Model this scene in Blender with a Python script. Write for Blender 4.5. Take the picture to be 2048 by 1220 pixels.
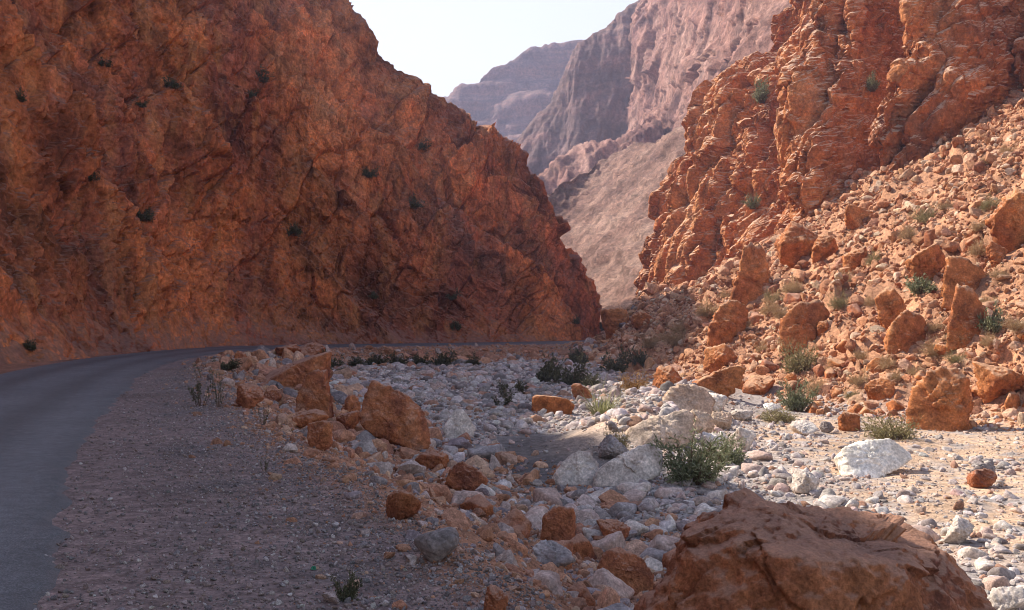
import bpy, bmesh, math, random
import numpy as np
from mathutils import Vector, Matrix

# ------------------------------------------------------------------ camera, sky, sun, exposure
for o in list(bpy.data.objects):
    bpy.data.objects.remove(o, do_unlink=True)
SC = bpy.context.scene
C = SC.collection
R = math.radians
F = 1991.0                      # focal length in photo pixels (photo is 2048 wide)
EYE = (0.0, 0.0, 2.0)
HOR = 640.0                     # the photo row of the horizon
cam_d = bpy.data.cameras.new('camera'); cam_d.sensor_width = 36.0; cam_d.lens = 36.0*F/2048
cam_d.clip_start = 0.1; cam_d.clip_end = 3000
cam = bpy.data.objects.new('camera', cam_d); C.objects.link(cam)
cam.location = EYE; cam.rotation_euler = (R(90)+math.atan((HOR-610)/F), 0, 0)
SC.camera = cam

SUN_AZ, SUN_EL = -57.0, 43.0    # degrees left of the view direction, above the horizon
world = bpy.data.worlds.new('World'); SC.world = world; world.use_nodes = True
wn = world.node_tree.nodes; wl = world.node_tree.links
sky = wn.new('ShaderNodeTexSky'); sky.sky_type = 'NISHITA'; sky.sun_disc = False
sky.sun_elevation = R(SUN_EL); sky.sun_rotation = R(SUN_AZ % 360)
sky.air_density = 1.0; sky.dust_density = 3.0; sky.ozone_density = 1.2; sky.altitude = 1300
veil = wn.new('ShaderNodeMix'); veil.data_type = 'RGBA'            # white dusty haze all round, thinning towards the zenith
veil.inputs[7].default_value = (3.75, 3.75, 3.78, 1)
wtc = wn.new('ShaderNodeTexCoord'); wsx = wn.new('ShaderNodeSeparateXYZ'); wmr = wn.new('ShaderNodeMapRange'); wmr.interpolation_type = 'SMOOTHSTEP'
for k, v in zip(('From Min', 'From Max', 'To Min', 'To Max'), (0.05, 0.85, 0.97, 0.0)): wmr.inputs[k].default_value = v
wl.new(wtc.outputs['Generated'], wsx.inputs[0]); wl.new(wsx.outputs[2], wmr.inputs['Value']); wl.new(wmr.outputs[0], veil.inputs['Factor'])
wl.new(sky.outputs[0], veil.inputs[6]); wl.new(veil.outputs[2], wn['Background'].inputs[0])
wn['Background'].inputs[1].default_value = 0.13
sun_d = bpy.data.lights.new('sun', 'SUN'); sun_d.energy = 4.2; sun_d.angle = R(0.55); sun_d.color = (1.0, 0.91, 0.78)
sun = bpy.data.objects.new('sun', sun_d); C.objects.link(sun)
SV = Vector((math.sin(R(SUN_AZ))*math.cos(R(SUN_EL)), math.cos(R(SUN_AZ))*math.cos(R(SUN_EL)), math.sin(R(SUN_EL))))
sun.rotation_euler = SV.to_track_quat('Z', 'Y').to_euler(); sun.location = (-60, 40, 90)
SC.view_settings.view_transform = 'Standard'; SC.view_settings.look = 'None'
SC.view_settings.exposure = 1.1; SC.view_settings.gamma = 1.0
SC.cycles.use_denoising = True; SC.cycles.filter_width = 1.0
SC.cycles.max_bounces = 6; SC.cycles.diffuse_bounces = 4; SC.cycles.volume_bounces = 0
SC.cycles.use_adaptive_sampling = True; SC.cycles.adaptive_threshold = 0.012

# ------------------------------------------------------------------ noise (numpy)
_rng = np.random.RandomState(7)
_perm = np.concatenate([_rng.permutation(256)]*2).astype(np.int32)
_g = _rng.normal(size=(256, 3)); _g = (_g/np.linalg.norm(_g, axis=1)[:, None]).astype(np.float32)*1.6

def perlin(p):
    p = np.asarray(p, np.float32); i = np.floor(p).astype(np.int32); f = p-i; i &= 255
    w = f*f*f*(f*(f*6-15)+10); out = None
    acc = np.zeros(len(p), np.float32)
    for dx in (0, 1):
        a = _perm[(i[:, 0]+dx) & 255]; wx = w[:, 0] if dx else 1-w[:, 0]
        for dy in (0, 1):
            b = _perm[(a+i[:, 1]+dy) & 255]; wy = w[:, 1] if dy else 1-w[:, 1]
            for dz in (0, 1):
                g = _g[_perm[(b+i[:, 2]+dz) & 255]]
                wz = w[:, 2] if dz else 1-w[:, 2]
                acc += wx*wy*wz*(g[:, 0]*(f[:, 0]-dx)+g[:, 1]*(f[:, 1]-dy)+g[:, 2]*(f[:, 2]-dz))
    return acc

def fbm(p, octs=4, gain=0.5, lac=2.03, ridged=False, off=0.0):
    p = np.asarray(p, np.float32)+np.float32(off); a = 1.0; s = np.zeros(len(p), np.float32); n = 0
    for k in range(octs):
        v = perlin(p)
        s += a*((0.6-2*np.abs(v)) if ridged else v); n += a
        a *= gain; p = p*lac+17.3
    return s/n

def cells(p, jit=0.9):
    """Voronoi: random value of the nearest cell, distance to it, distance to the border, offset vector"""
    p = np.asarray(p, np.float32); i = np.floor(p).astype(np.int32); f = p-i
    n = len(p); d1 = np.full(n, 9, np.float32); d2 = np.full(n, 9, np.float32)
    idx = np.zeros(n, np.int32); off = np.zeros((n, 3), np.float32)
    for dx in (-1, 0, 1):
        for dy in (-1, 0, 1):
            for dz in (-1, 0, 1):
                h = _perm[(_perm[(_perm[(i[:, 0]+dx) & 255]+i[:, 1]+dy) & 255]+i[:, 2]+dz) & 255]
                o = _jit[h]*jit+np.array([dx, dy, dz], np.float32)-f
                d = (o*o).sum(1)
                m = d < d1
                d2 = np.where(m, d1, np.minimum(d2, d)); idx = np.where(m, h, idx); off[m] = o[m]; d1 = np.where(m, d, d1)
    return idx, np.sqrt(d1), np.sqrt(d2)-np.sqrt(d1), off
_jit = _rng.rand(256, 3).astype(np.float32)
_cv = _rng.rand(256).astype(np.float32)*2-1
_cn = _rng.normal(size=(256, 3)).astype(np.float32)

def smooth(a, b, x):
    t = np.clip((x-a)/(b-a), 0, 1); return t*t*(3-2*t)

def blocks(p, sx, sz, tilt=0.5, rot=None, groove=0.55, gw=0.13):
    """blocky relief: every Voronoi cell is a facet with its own height and tilt, with a groove between"""
    q = p.copy()
    if rot is not None: q = q @ rot
    q = q/np.array([sx, sx, sz], np.float32)
    q = q+0.13*np.stack([perlin(q*1.3+31), perlin(q*1.3+57), perlin(q*1.3+83)], 1)
    idx, d, e, off = cells(q)
    return _cv[idx]*0.6+tilt*(off*_cn[idx]).sum(1)-groove*(1-smooth(0, gw, e)), e

# ------------------------------------------------------------------ mesh helpers
def mesh_from(name, V, Fq, smooth_shade=True, mat=None, cols=None):
    me = bpy.data.meshes.new(name)
    V = np.ascontiguousarray(V, np.float32); Fq = np.ascontiguousarray(Fq, np.int32)
    me.vertices.add(len(V)); me.vertices.foreach_set('co', V.ravel())
    k = Fq.shape[1]
    me.loops.add(Fq.size); me.loops.foreach_set('vertex_index', Fq.ravel())
    me.polygons.add(len(Fq)); me.polygons.foreach_set('loop_start', np.arange(0, Fq.size, k, dtype=np.int32))
    me.polygons.foreach_set('use_smooth', np.full(len(Fq), smooth_shade))
    me.update(calc_edges=True)
    if cols is not None:
        a = me.color_attributes.new('tint', 'FLOAT_COLOR', 'POINT')
        c = np.ones((len(V), 4), np.float32); c[:, :3] = cols; a.data.foreach_set('color', c.ravel())
    if mat: me.materials.append(mat)
    return me

def link(name, me, parent=None, loc=None):
    o = bpy.data.objects.new(name, me); C.objects.link(o)
    if parent: o.parent = parent
    if loc is not None: o.location = loc
    return o

def tag(o, label=None, cat=None, group=None, kind=None):
    for k, v in (('label', label), ('category', cat), ('group', group), ('kind', kind)):
        if v: o[k] = v
    return o

def grid_faces(nu, nv):
    a = np.arange(nu*nv, dtype=np.int32).reshape(nu, nv)
    return np.stack([a[:-1, :-1], a[1:, :-1], a[1:, 1:], a[:-1, 1:]], -1).reshape(-1, 4)

def grid_normals(P):
    du = np.gradient(P, axis=0); dv = np.gradient(P, axis=1)
    n = np.cross(du, dv); return n/np.maximum(np.linalg.norm(n, axis=2), 1e-9)[:, :, None]

def resample(P, n, axis=0, power=1.0, weights=None):
    """resample a control polyline array along axis by mean arc length (times weights), Catmull-Rom smoothed"""
    P = np.moveaxis(np.asarray(P, float), axis, 0); m = len(P)
    seg = np.linalg.norm(np.diff(P.reshape(m, -1, 3), axis=0), axis=2).mean(1)
    if weights is not None: seg = seg*np.asarray(weights, float)
    s = np.concatenate([[0], np.cumsum(seg)]); t = np.linspace(0, s[-1], n)
    k = np.clip(np.searchsorted(s, t, 'right')-1, 0, m-2); u = (t-s[k])/seg[k]
    u = u.reshape((-1,)+(1,)*(P.ndim-1))
    g = lambda j: P[np.clip(j, 0, m-1)]
    p0, p1, p2, p3 = g(k-1), g(k), g(k+1), g(k+2)
    cr = 0.5*((2*p1)+(-p0+p2)*u+(2*p0-5*p1+4*p2-p3)*u*u+(-p0+3*p1-3*p2+p3)*u**3)
    out = power*cr+(1-power)*(p1*(1-u)+p2*u)
    return np.moveaxis(out, 0, axis)

def loft(rows, nu, nv, smooth_v=0.4, wu=None, wv=None):
    A = np.asarray(rows, float)              # (s, level, 3)
    A = resample(A, nu, 0, 0.8, wu); A = resample(A, nv, 1, smooth_v, wv)
    return A

def strike(P):
    """distance along the wall for every grid point, measured at its foot"""
    q = P[:, P.shape[1]//5, :2]; s = np.r_[0, np.cumsum(np.linalg.norm(np.diff(q, axis=0), axis=1))]
    return np.repeat(s[:, None], P.shape[1], 1).ravel().astype(np.float32)

def saw(x, sharp=0.85):
    f = x-np.floor(x); return np.where(f < sharp, f/sharp, (1-f)/(1-sharp))

def line_dist(x, y, pts):
    """distance to a polyline and side (positive to the right when walking along it)"""
    best = np.full(x.shape, 1e9); side = np.zeros(x.shape)
    for (ax, ay), (bx, by) in zip(pts[:-1], pts[1:]):
        ex, ey = bx-ax, by-ay; L = ex*ex+ey*ey
        t = np.clip(((x-ax)*ex+(y-ay)*ey)/L, 0, 1)
        dx, dy = x-ax-t*ex, y-ay-t*ey; d = np.hypot(dx, dy)
        cr = (ex*(y-ay)-ey*(x-ax))/math.sqrt(L)
        # at shared corners keep the segment that is more clearly to one side
        m = (d < best-1e-6) | ((np.abs(d-best) <= 1e-6) & (np.abs(cr) > np.abs(side)))
        side = np.where(m, cr, side); best = np.where(m, d, best)
    return best*np.where(side < 0, 1, -1)

# ------------------------------------------------------------------ materials
def new_mat(name):
    m = bpy.data.materials.new(name); m.use_nodes = True
    nt = m.node_tree; b = nt.nodes['Principled BSDF']
    b.inputs['Roughness'].default_value = 0.92; b.inputs['Specular IOR Level'].default_value = 0.18
    return m, nt, b

def N(nt, t, **kw):
    n = nt.nodes.new(t)
    for k, v in kw.items():
        if k.startswith('i_'): n.inputs[int(k[2:]) if k[2:].isdigit() else k[2:].replace('_', ' ')].default_value = v
        else: setattr(n, k, v)
    return n

def math_n(nt, op, a, b=None, c=None):
    n = nt.nodes.new('ShaderNodeMath'); n.operation = op
    for i, v in enumerate((a, b, c)):
        if v is None: continue
        if isinstance(v, (int, float)): n.inputs[i].default_value = v
        else: nt.links.new(v, n.inputs[i])
    return n.outputs[0]

def mix_n(nt, fac, a, b, blend='MIX'):
    n = nt.nodes.new('ShaderNodeMix'); n.data_type = 'RGBA'; n.blend_type = blend
    for s, v in ((n.inputs['Factor'], fac), (n.inputs[6], a), (n.inputs[7], b)):
        if isinstance(v, (int, float)): s.default_value = v
        elif isinstance(v, tuple): s.default_value = (*v, 1) if len(v) == 3 else v
        else: nt.links.new(v, s)
    return n.outputs[2]

def noise_n(nt, vec, scale, detail=6, rough=0.6, dist=0.0):
    n = N(nt, 'ShaderNodeTexNoise'); n.inputs['Scale'].default_value = scale; n.inputs['Detail'].default_value = detail
    n.inputs['Roughness'].default_value = rough; n.inputs['Distortion'].default_value = dist
    nt.links.new(vec, n.inputs['Vector']); return n.outputs['Fac']

def ramp_n(nt, fac, stops):
    n = nt.nodes.new('ShaderNodeValToRGB'); e = n.color_ramp.elements
    while len(e) < len(stops): e.new(0.5)
    for el, (p, c) in zip(e, stops):
        el.position = p; el.color = (c, c, c, 1) if isinstance(c, (int, float)) else (*c, 1)
    nt.links.new(fac, n.inputs[0]); return n.outputs[0]

def rock_mat(name, stops, s_big, s_mid, s_fine, bump=0.5, dist=0.1, stretch=None, attr=False, rnd=False, streak=None, crack=0.0, stain=0.5, tilt=0.0, dust=None):
    """weathered rock: big colour patches, mid mottling, streaks of varnish, grain and fine relief"""
    m, nt, b = new_mat(name)
    co = N(nt, 'ShaderNodeTexCoord').outputs['Object']
    if rnd:
        oi = N(nt, 'ShaderNodeObjectInfo'); v = N(nt, 'ShaderNodeVectorMath', operation='ADD')
        sc = math_n(nt, 'MULTIPLY', oi.outputs['Random'], 90.0)
        nt.links.new(co, v.inputs[0]); nt.links.new(sc, v.inputs[1]); co = v.outputs[0]
    base = co
    if stretch:
        mp = N(nt, 'ShaderNodeMapping'); mp.inputs['Scale'].default_value = stretch; mp.inputs['Rotation'].default_value = (0, tilt, 0)
        nt.links.new(co, mp.inputs[0]); base = mp.outputs[0]
    big = noise_n(nt, base, s_big, 6, 0.62, 0.4)
    col = ramp_n(nt, big, stops)
    if attr:
        at = N(nt, 'ShaderNodeVertexColor', layer_name='tint')
        if attr == 'INSTANCER': at = N(nt, 'ShaderNodeAttribute', attribute_type='INSTANCER', attribute_name='tint')
        col = mix_n(nt, 1.0, col, at.outputs[0], 'MULTIPLY')
    mid = noise_n(nt, co, s_mid, 9, 0.68)
    col = mix_n(nt, 1.0, col, ramp_n(nt, mid, [(0.34, 1.0-stain), (0.5, 0.95), (0.66, 1.35)]), 'MULTIPLY')
    if streak:
        mp = N(nt, 'ShaderNodeMapping'); mp.inputs['Scale'].default_value = streak[0]
        nt.links.new(co, mp.inputs[0])
        st = noise_n(nt, mp.outputs[0], 1.0, 5, 0.6)
        col = mix_n(nt, math_n(nt, 'MULTIPLY', ramp_n(nt, st, [(0.5, 0.0), (0.66, 1.0)]), streak[2]), col, streak[1])
    fine = noise_n(nt, co, s_fine, 8, 0.75)
    col = mix_n(nt, 1.0, col, ramp_n(nt, fine, [(0.36, 0.62), (0.5, 0.98), (0.64, 1.42)]), 'MULTIPLY')
    if dust:                                    # pale dust and broken grit lying on what faces up
        g = N(nt, 'ShaderNodeNewGeometry'); sx = N(nt, 'ShaderNodeSeparateXYZ'); nt.links.new(g.outputs['Normal'], sx.inputs[0])
        up = math_n(nt, 'ADD', sx.outputs[2], math_n(nt, 'MULTIPLY', math_n(nt, 'SUBTRACT', mid, 0.5), 1.2))
        col = mix_n(nt, math_n(nt, 'MULTIPLY', ramp_n(nt, up, [(dust[1], 0.0), (dust[1]+0.3, 1.0)]), dust[2]), col, mix_n(nt, 1.0, dust[0], ramp_n(nt, fine, [(0.3, 0.75), (0.7, 1.2)]), 'MULTIPLY'))
    nt.links.new(col, b.inputs['Base Color'])
    h = math_n(nt, 'ADD', math_n(nt, 'MULTIPLY', mid, 1.0), math_n(nt, 'MULTIPLY', fine, 0.5*s_mid/s_fine+0.20))
    if crack:
        vo = N(nt, 'ShaderNodeTexVoronoi', feature='DISTANCE_TO_EDGE'); vo.inputs['Scale'].default_value = s_mid*0.8
        wv = N(nt, 'ShaderNodeVectorMath', operation='ADD'); nz = N(nt, 'ShaderNodeTexNoise'); nz.inputs['Scale'].default_value = s_mid; nz.inputs['Detail'].default_value = 3
        nt.links.new(base, nz.inputs['Vector']); sc2 = N(nt, 'ShaderNodeVectorMath', operation='SCALE'); sc2.inputs[3].default_value = 0.6/s_mid
        nt.links.new(nz.outputs['Color'], sc2.inputs[0]); nt.links.new(base, wv.inputs[0]); nt.links.new(sc2.outputs[0], wv.inputs[1])
        nt.links.new(wv.outputs[0], vo.inputs['Vector'])
        h = math_n(nt, 'ADD', h, math_n(nt, 'MULTIPLY', ramp_n(nt, vo.outputs['Distance'], [(0.0, 0.0), (0.09, 1.0)]), crack))
    bp = N(nt, 'ShaderNodeBump'); bp.inputs['Strength'].default_value = bump; bp.inputs['Distance'].default_value = dist
    nt.links.new(h, bp.inputs['Height']); nt.links.new(bp.outputs[0], b.inputs['Normal'])
    return m

RED = [(0.30, (0.21, 0.074, 0.052)), (0.44, (0.33, 0.105, 0.054)), (0.56, (0.50, 0.165, 0.062)), (0.72, (0.54, 0.22, 0.10))]
ORANGE = [(0.28, (0.22, 0.076, 0.040)), (0.46, (0.41, 0.142, 0.052)), (0.6, (0.50, 0.195, 0.072)), (0.76, (0.54, 0.30, 0.17))]
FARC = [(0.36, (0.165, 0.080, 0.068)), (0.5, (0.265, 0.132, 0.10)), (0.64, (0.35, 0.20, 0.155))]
M_left = rock_mat('red_cliff_rock', RED, 0.09, 0.7, 4.0, 0.75, 0.35, stretch=(1, 1, 0.55), streak=((0.55, 0.55, 0.07), (0.55, 0.24, 0.10), 0.6), crack=0.25, stain=0.5, dust=((0.25, 0.14, 0.105), 0.42, 0.75), attr=True)
M_right = rock_mat('orange_cliff_rock', ORANGE, 0.13, 0.9, 5.0, 0.8, 0.28, streak=((0.5, 0.5, 0.12), (0.58, 0.40, 0.27), 0.15), crack=0.3, stain=0.4, dust=((0.64, 0.46, 0.33), 0.42, 0.75))
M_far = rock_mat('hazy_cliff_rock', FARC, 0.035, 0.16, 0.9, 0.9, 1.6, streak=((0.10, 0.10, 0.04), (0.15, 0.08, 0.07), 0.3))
M_mesa = rock_mat('banded_mesa_rock', [(0.32, (0.105, 0.062, 0.062)), (0.47, (0.20, 0.108, 0.09)), (0.56, (0.14, 0.085, 0.078)), (0.68, (0.26, 0.15, 0.12))], 0.014, 0.10, 0.6, 0.9, 2.0, stretch=(1, 1, 7), streak=((0.10, 0.10, 0.03), (0.12, 0.07, 0.065), 0.5))
M_talus = rock_mat('talus_gravel', [(0.36, (0.155, 0.082, 0.062)), (0.5, (0.245, 0.138, 0.102)), (0.64, (0.32, 0.20, 0.15))], 0.07, 0.45, 2.2, 1.0, 1.1, stain=0.5)
M_ground = rock_mat('stony_earth', [(0.3, (0.72, 0.70, 0.68)), (0.5, (1.0, 1.0, 1.0)), (0.7, (1.2, 1.18, 1.15))], 0.35, 5.0, 26.0, 0.75, 0.05, attr=True, crack=0.35, stain=0.45)
M_boulder = rock_mat('red_boulder_rock', [(0.34, (0.19, 0.072, 0.050)), (0.47, (0.36, 0.132, 0.066)), (0.60, (0.44, 0.175, 0.080)), (0.70, (0.44, 0.24, 0.165))], 0.9, 4.5, 34.0, 0.9, 0.10, rnd=True, stain=0.42, dust=((0.47, 0.28, 0.20), 0.5, 0.65))
M_slope = rock_mat('orange_boulder_rock', ORANGE, 0.5, 2.5, 14.0, 0.9, 0.14, rnd=True, stain=0.5, dust=((0.56, 0.36, 0.23), 0.5, 0.6))
M_tan = rock_mat('tan_ledge_rock', [(0.3, (0.40, 0.25, 0.16)), (0.5, (0.52, 0.37, 0.27)), (0.7, (0.60, 0.48, 0.38))], 0.5, 2.5, 14.0, 0.9, 0.14, rnd=True, stain=0.4)
M_pale = rock_mat('pale_limestone', [(0.3, (0.40, 0.31, 0.26)), (0.5, (0.56, 0.48, 0.42)), (0.7, (0.66, 0.60, 0.54))], 0.9, 3.0, 18.0, 0.6, 0.06, rnd=True, stain=0.35)
M_grey = rock_mat('grey_stone', [(0.3, (0.17, 0.14, 0.13)), (0.5, (0.28, 0.24, 0.23)), (0.7, (0.40, 0.36, 0.34))], 1.5, 4.0, 24.0, 0.5, 0.04, rnd=True, stain=0.35)
M_white = rock_mat('white_limestone', [(0.3, (0.62, 0.54, 0.44)), (0.5, (0.78, 0.72, 0.63)), (0.7, (0.82, 0.78, 0.71))], 0.9, 2.0, 14.0, 0.5, 0.05, rnd=True, stain=0.18)
M_pale2 = rock_mat('pink_stone', [(0.3, (0.34, 0.23, 0.185)), (0.5, (0.44, 0.32, 0.27)), (0.7, (0.50, 0.40, 0.35))], 1.5, 4.0, 24.0, 0.5, 0.04, rnd=True, stain=0.3)
M_stone = rock_mat('loose_stone', [(0.3, (0.8, 0.8, 0.8)), (0.7, (1.15, 1.15, 1.15))], 2.5, 7.0, 30.0, 0.5, 0.03, attr='INSTANCER', stain=0.35)

# ------------------------------------------------------------------ ground
EDGE = [(-0.2, -14), (-0.2, 3), (-0.43, 6.9), (-0.93, 8.3), (-1.6, 10), (-2.64, 12.4), (-4.4, 16.6), (-7.4, 25), (-10.5, 34), (-14, 44), (-16.0, 53),
        (-16.6, 62), (-15.4, 68), (-13, 71.2), (-8, 75), (-2, 78.5), (4, 83), (11, 90), (15, 100), (14, 118), (0, 150), (-40, 260), (-60, 700)]
TOE = [(60, -14), (34, 14), (24, 23), (17.5, 33), (13.5, 39), (10, 48), (7.8, 60), (6.0, 72), (6.2, 83), (10.5, 93), (17, 108), (22, 130), (16, 160), (-20, 260), (-40, 700)]
ROAD_R = [(-0.6, -14), (-1.6, 0), (-3.2, 6.9), (-7.85, 19), (-12.4, 33.2), (-14.9, 42), (-17.0, 53), (-17.6, 62), (-16.6, 69), (-13.6, 73.0), (-8, 76.4), (-2, 79.9), (4, 84.4), (10, 91), (13, 101), (11, 120)]

def ground_parts(x, y):
    dE = line_dist(x, y, EDGE); dT = line_dist(x, y, TOE)
    p = np.stack([x, y, np.zeros_like(x)], 1)
    wob = fbm(p/3.1, 3)*0.9
    return dE, dT, p, wob

def ground_z(x, y, full=False):
    x = np.atleast_1d(np.asarray(x, float)); y = np.atleast_1d(np.asarray(y, float))
    dE, dT, p, wob = ground_parts(x, y)
    bank = smooth(-0.15, 6.0, dE+wob)
    bed = -1.65+0.55*smooth(28, 72, y)
    bank = 0.55*bank+0.45*smooth(0.3, 3.2, dE+wob*0.7)
    # rubble mounds: the rocky knob at the bend, the pale ledge in the bed
    knob = 1.25*np.exp(-(((x+11.6)/2.2)**2+((y-50)/5.5)**2))
    knob += 0.8*np.exp(-(((x+8.6)/1.6)**2+((y-41)/3.5)**2))
    lx, ly = (x-2.6), (y-27.0); along = (lx*5.6+ly*17)/17.9; ac = (lx*17-ly*5.6)/17.9
    ledge = 0.85*np.exp(-(ac/1.7)**2)*smooth(-3, 3, along)*(1-smooth(17, 24, along))
    knob += 3.4*np.exp(-(((x-12.2)/3.0)**2+((y-90)/6)**2))
    dTw = dT+wob*0.8
    rise = 0.665*(np.sqrt(np.maximum(dTw+1.0, 0)**2+1.6)-1.26)*(dTw > -1.0)
    rise = np.where(rise > 24, 24+0.35*(rise-24), rise)
    on = smooth(-0.5, 1.0, dE)
    rough = on*(0.10*fbm(p/1.3, 4)+0.22*fbm(p/4.5, 3, off=9))
    onr = smooth(-0.5, 3.0, dT)
    bl, e = blocks(p*1.0+np.stack([0*x, 0*x, rise], 1), 1.5, 1.5, 0.7)
    bl2, _ = blocks(p*1.0+np.stack([0*x, 0*x, rise], 1), 0.55, 0.5, 0.7)
    rough += onr*(0.75*fbm(np.stack([x/5.5, y/5.5, rise/7], 1), 4, off=3)+0.34*bl+0.15*bl2+0.65*np.maximum(blocks(np.stack([x, y, rise*1.3], 1).astype(np.float32), 3.6, 3.0, 0.9, None, 0.3, 0.05)[0]-0.15, 0))
    flat = (1-on)*(0.03*fbm(p/2.0, 3)-0.02)
    z = bed*bank*np.where(y > 110, 0.4, 1)+knob*on+ledge*(1-0.5*smooth(0, 3, -ac))+rise+rough+flat
    if full: return z, dE, dT, on, onr, bank, ledge, rise, p
    return z

def row_steps():
    ys = [-14.0]
    while ys[-1] < 4.5: ys.append(ys[-1]+0.25)
    while ys[-1] < 118: ys.append(ys[-1]+max(0.04, 0.036*(ys[-1]/8)**1.32))
    while ys[-1] < 700: ys.append(ys[-1]*1.05)
    return np.array(ys)
ys = row_steps(); nc = 480
tt = np.linspace(-1, 1, nc); tt = 0.55*tt+0.45*tt**3
YY, TT = np.meshgrid(ys, tt, indexing='ij')
yc = np.clip(YY, 0, 60); xl = -13-0.40*yc-0.7*np.maximum(YY-60, 0); xr = 13+0.78*np.maximum(YY, 0)
mid = 0.5-0.03*yc
XX = np.where(TT < 0, mid+(mid-xl)*TT, mid+(xr-mid)*TT)
gx, gy = XX.ravel(), YY.ravel()
gz, dE, dT, on, onr, bank, ledge, rise, gp = ground_z(gx, gy, True)
c_shoulder = np.array([0.225, 0.160, 0.145]); c_bank = np.array([0.33, 0.165, 0.098]); c_bed = np.array([0.33, 0.29, 0.27])
c_sand = np.array([0.50, 0.345, 0.235]); c_slope = np.array([0.43, 0.22, 0.125]); c_dgrav = np.array([0.11, 0.098, 0.094])
def lerp(a, b, t): return a+(b-a)*t[:, None]
n1 = fbm(gp/2.2, 4, off=5); n2 = fbm(gp/0.7, 4, off=11)
col = np.tile(c_shoulder, (len(gx), 1))
col = lerp(col, np.array([0.13, 0.115, 0.115]), smooth(-0.1, 0.35, n1)*smooth(-2.2, -0.6, dE)*0.8)
col = lerp(col, c_bank, smooth(-0.2, 0.9, dE+n1*1.2))
col = lerp(col, c_bed, smooth(4.2, 6.6, dE+n1*1.5))
sandm = smooth(5.5, 8.5, gx+n1*2.5)*(1-smooth(34, 40, gy+n1*4))*smooth(12, 17, gy)
col = lerp(col, c_sand, sandm*smooth(-0.35, 0.1, n2+0.5*n1))
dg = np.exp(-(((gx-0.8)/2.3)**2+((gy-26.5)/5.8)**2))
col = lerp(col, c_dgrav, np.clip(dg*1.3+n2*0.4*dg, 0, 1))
col = lerp(col, np.array([0.46, 0.34, 0.26]), np.clip(ledge*1.4, 0, 1))
col = lerp(col, c_slope*np.array([1, 1, 1])[None]*np.clip(1+0.5*n1, .6, 1.5)[:, None], smooth(-0.8, 1.2, dT+n1*2))
col = lerp(col, np.array([0.30, 0.14, 0.085]), smooth(5.2, 7.5, -dE)*(gy < 80))
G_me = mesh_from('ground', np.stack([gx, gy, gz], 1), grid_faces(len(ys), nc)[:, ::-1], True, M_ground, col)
ground = tag(link('ground', G_me), kind='structure')

def at(u, v, zoff=0.0):
    """the ground point seen at photo pixel (u, v)"""
    d = np.concatenate([np.arange(4, 40, 0.05), np.arange(40, 160, 0.15)])
    x = (u-1024)/F*d; z = EYE[2]+(HOR-v)/F*d
    g = ground_z(x, d)+zoff
    k = int(np.argmax(z < g)) if (z < g).any() else len(d)-1
    return float(x[k]), float(d[k]), float(ground_z(x[k:k+1], d[k:k+1])[0])

# ------------------------------------------------------------------ road
def road():
    rr = resample(np.array([(x, y, 0) for x, y in ROAD_R], float), 900, 0, 1.0)
    t = np.gradient(rr, axis=0); t /= np.linalg.norm(t, axis=1)[:, None]
    nrm = np.stack([-t[:, 1], t[:, 0], 0*t[:, 0]], 1)
    s = np.cumsum(np.r_[0, np.linalg.norm(np.diff(rr, axis=0), axis=1)])
    k = 26; w = np.linspace(0, 1, k)
    rag = 0.30*fbm(np.stack([s/0.9, 0*s, 0*s], 1), 4)+0.25*fbm(np.stack([s/6, 0*s+4, 0*s], 1), 2)
    W = (5.3+2.2*smooth(60, 72, rr[:, 1]))[:, None, None]
    P = rr[:, None, :]+nrm[:, None, :]*(rag[:, None, None]*(1-w)[None, :, None]+W*w[None, :, None])
    prof = 0.012+0.035*np.sin(np.pi*w)**0.6
    P[:, :, 2] = prof[None, :]
    P[:, 0, 2] = -0.06; P[:, -1, 2] = -0.06
    wear = np.exp(-((w-0.30)/0.09)**2)+np.exp(-((w-0.70)/0.09)**2)+1.3*np.exp(-(w/0.07)**2)
    cols = np.tile((1-0.40*wear)[None, :, None], (len(s), 1, 3)).reshape(-1, 3)
    m, nt, b = new_mat('worn_asphalt')
    co = N(nt, 'ShaderNodeTexCoord').outputs['Object']
    at_ = N(nt, 'ShaderNodeVertexColor', layer_name='tint')
    a = noise_n(nt, co, 0.35, 5, 0.6); f = noise_n(nt, co, 60, 4, 0.8); g = noise_n(nt, co, 6, 6, 0.7)
    c = ramp_n(nt, a, [(0.3, (0.082, 0.085, 0.092)), (0.7, (0.118, 0.120, 0.126))])
    c = mix_n(nt, 1.0, c, at_.outputs[0], 'MULTIPLY')
    c = mix_n(nt, 1.0, c, ramp_n(nt, f, [(0.36, 0.45), (0.5, 0.9), (0.64, 2.0)]), 'MULTIPLY')
    c = mix_n(nt, 1.0, c, ramp_n(nt, g, [(0.36, 0.75), (0.64, 1.25)]), 'MULTIPLY')
    dm = noise_n(nt, co, 1.6, 6, 0.7); dl = N(nt, 'ShaderNodeVertexColor', layer_name='tint')
    sep = N(nt, 'ShaderNodeSeparateColor'); nt.links.new(dl.outputs[0], sep.inputs[0])
    dust = math_n(nt, 'MULTIPLY', ramp_n(nt, sep.outputs[0], [(0.46, 1.0), (0.62, 0.0)]), ramp_n(nt, dm, [(0.42, 0.0), (0.6, 0.8)]))
    c = mix_n(nt, dust, c, (0.17, 0.125, 0.11))
    nt.links.new(c, b.inputs['Base Color']); b.inputs['Roughness'].default_value = 0.58; b.inputs['Specular IOR Level'].default_value = 0.4
    bp = N(nt, 'ShaderNodeBump'); bp.inputs['Strength'].default_value = 0.6; bp.inputs['Distance'].default_value = 0.012
    nt.links.new(f, bp.inputs['Height']); nt.links.new(bp.outputs[0], b.inputs['Normal'])
    tag(link('road', mesh_from('road', P.reshape(-1, 3), grid_faces(len(s), k), True, m, cols)), kind='structure')
road()

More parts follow.
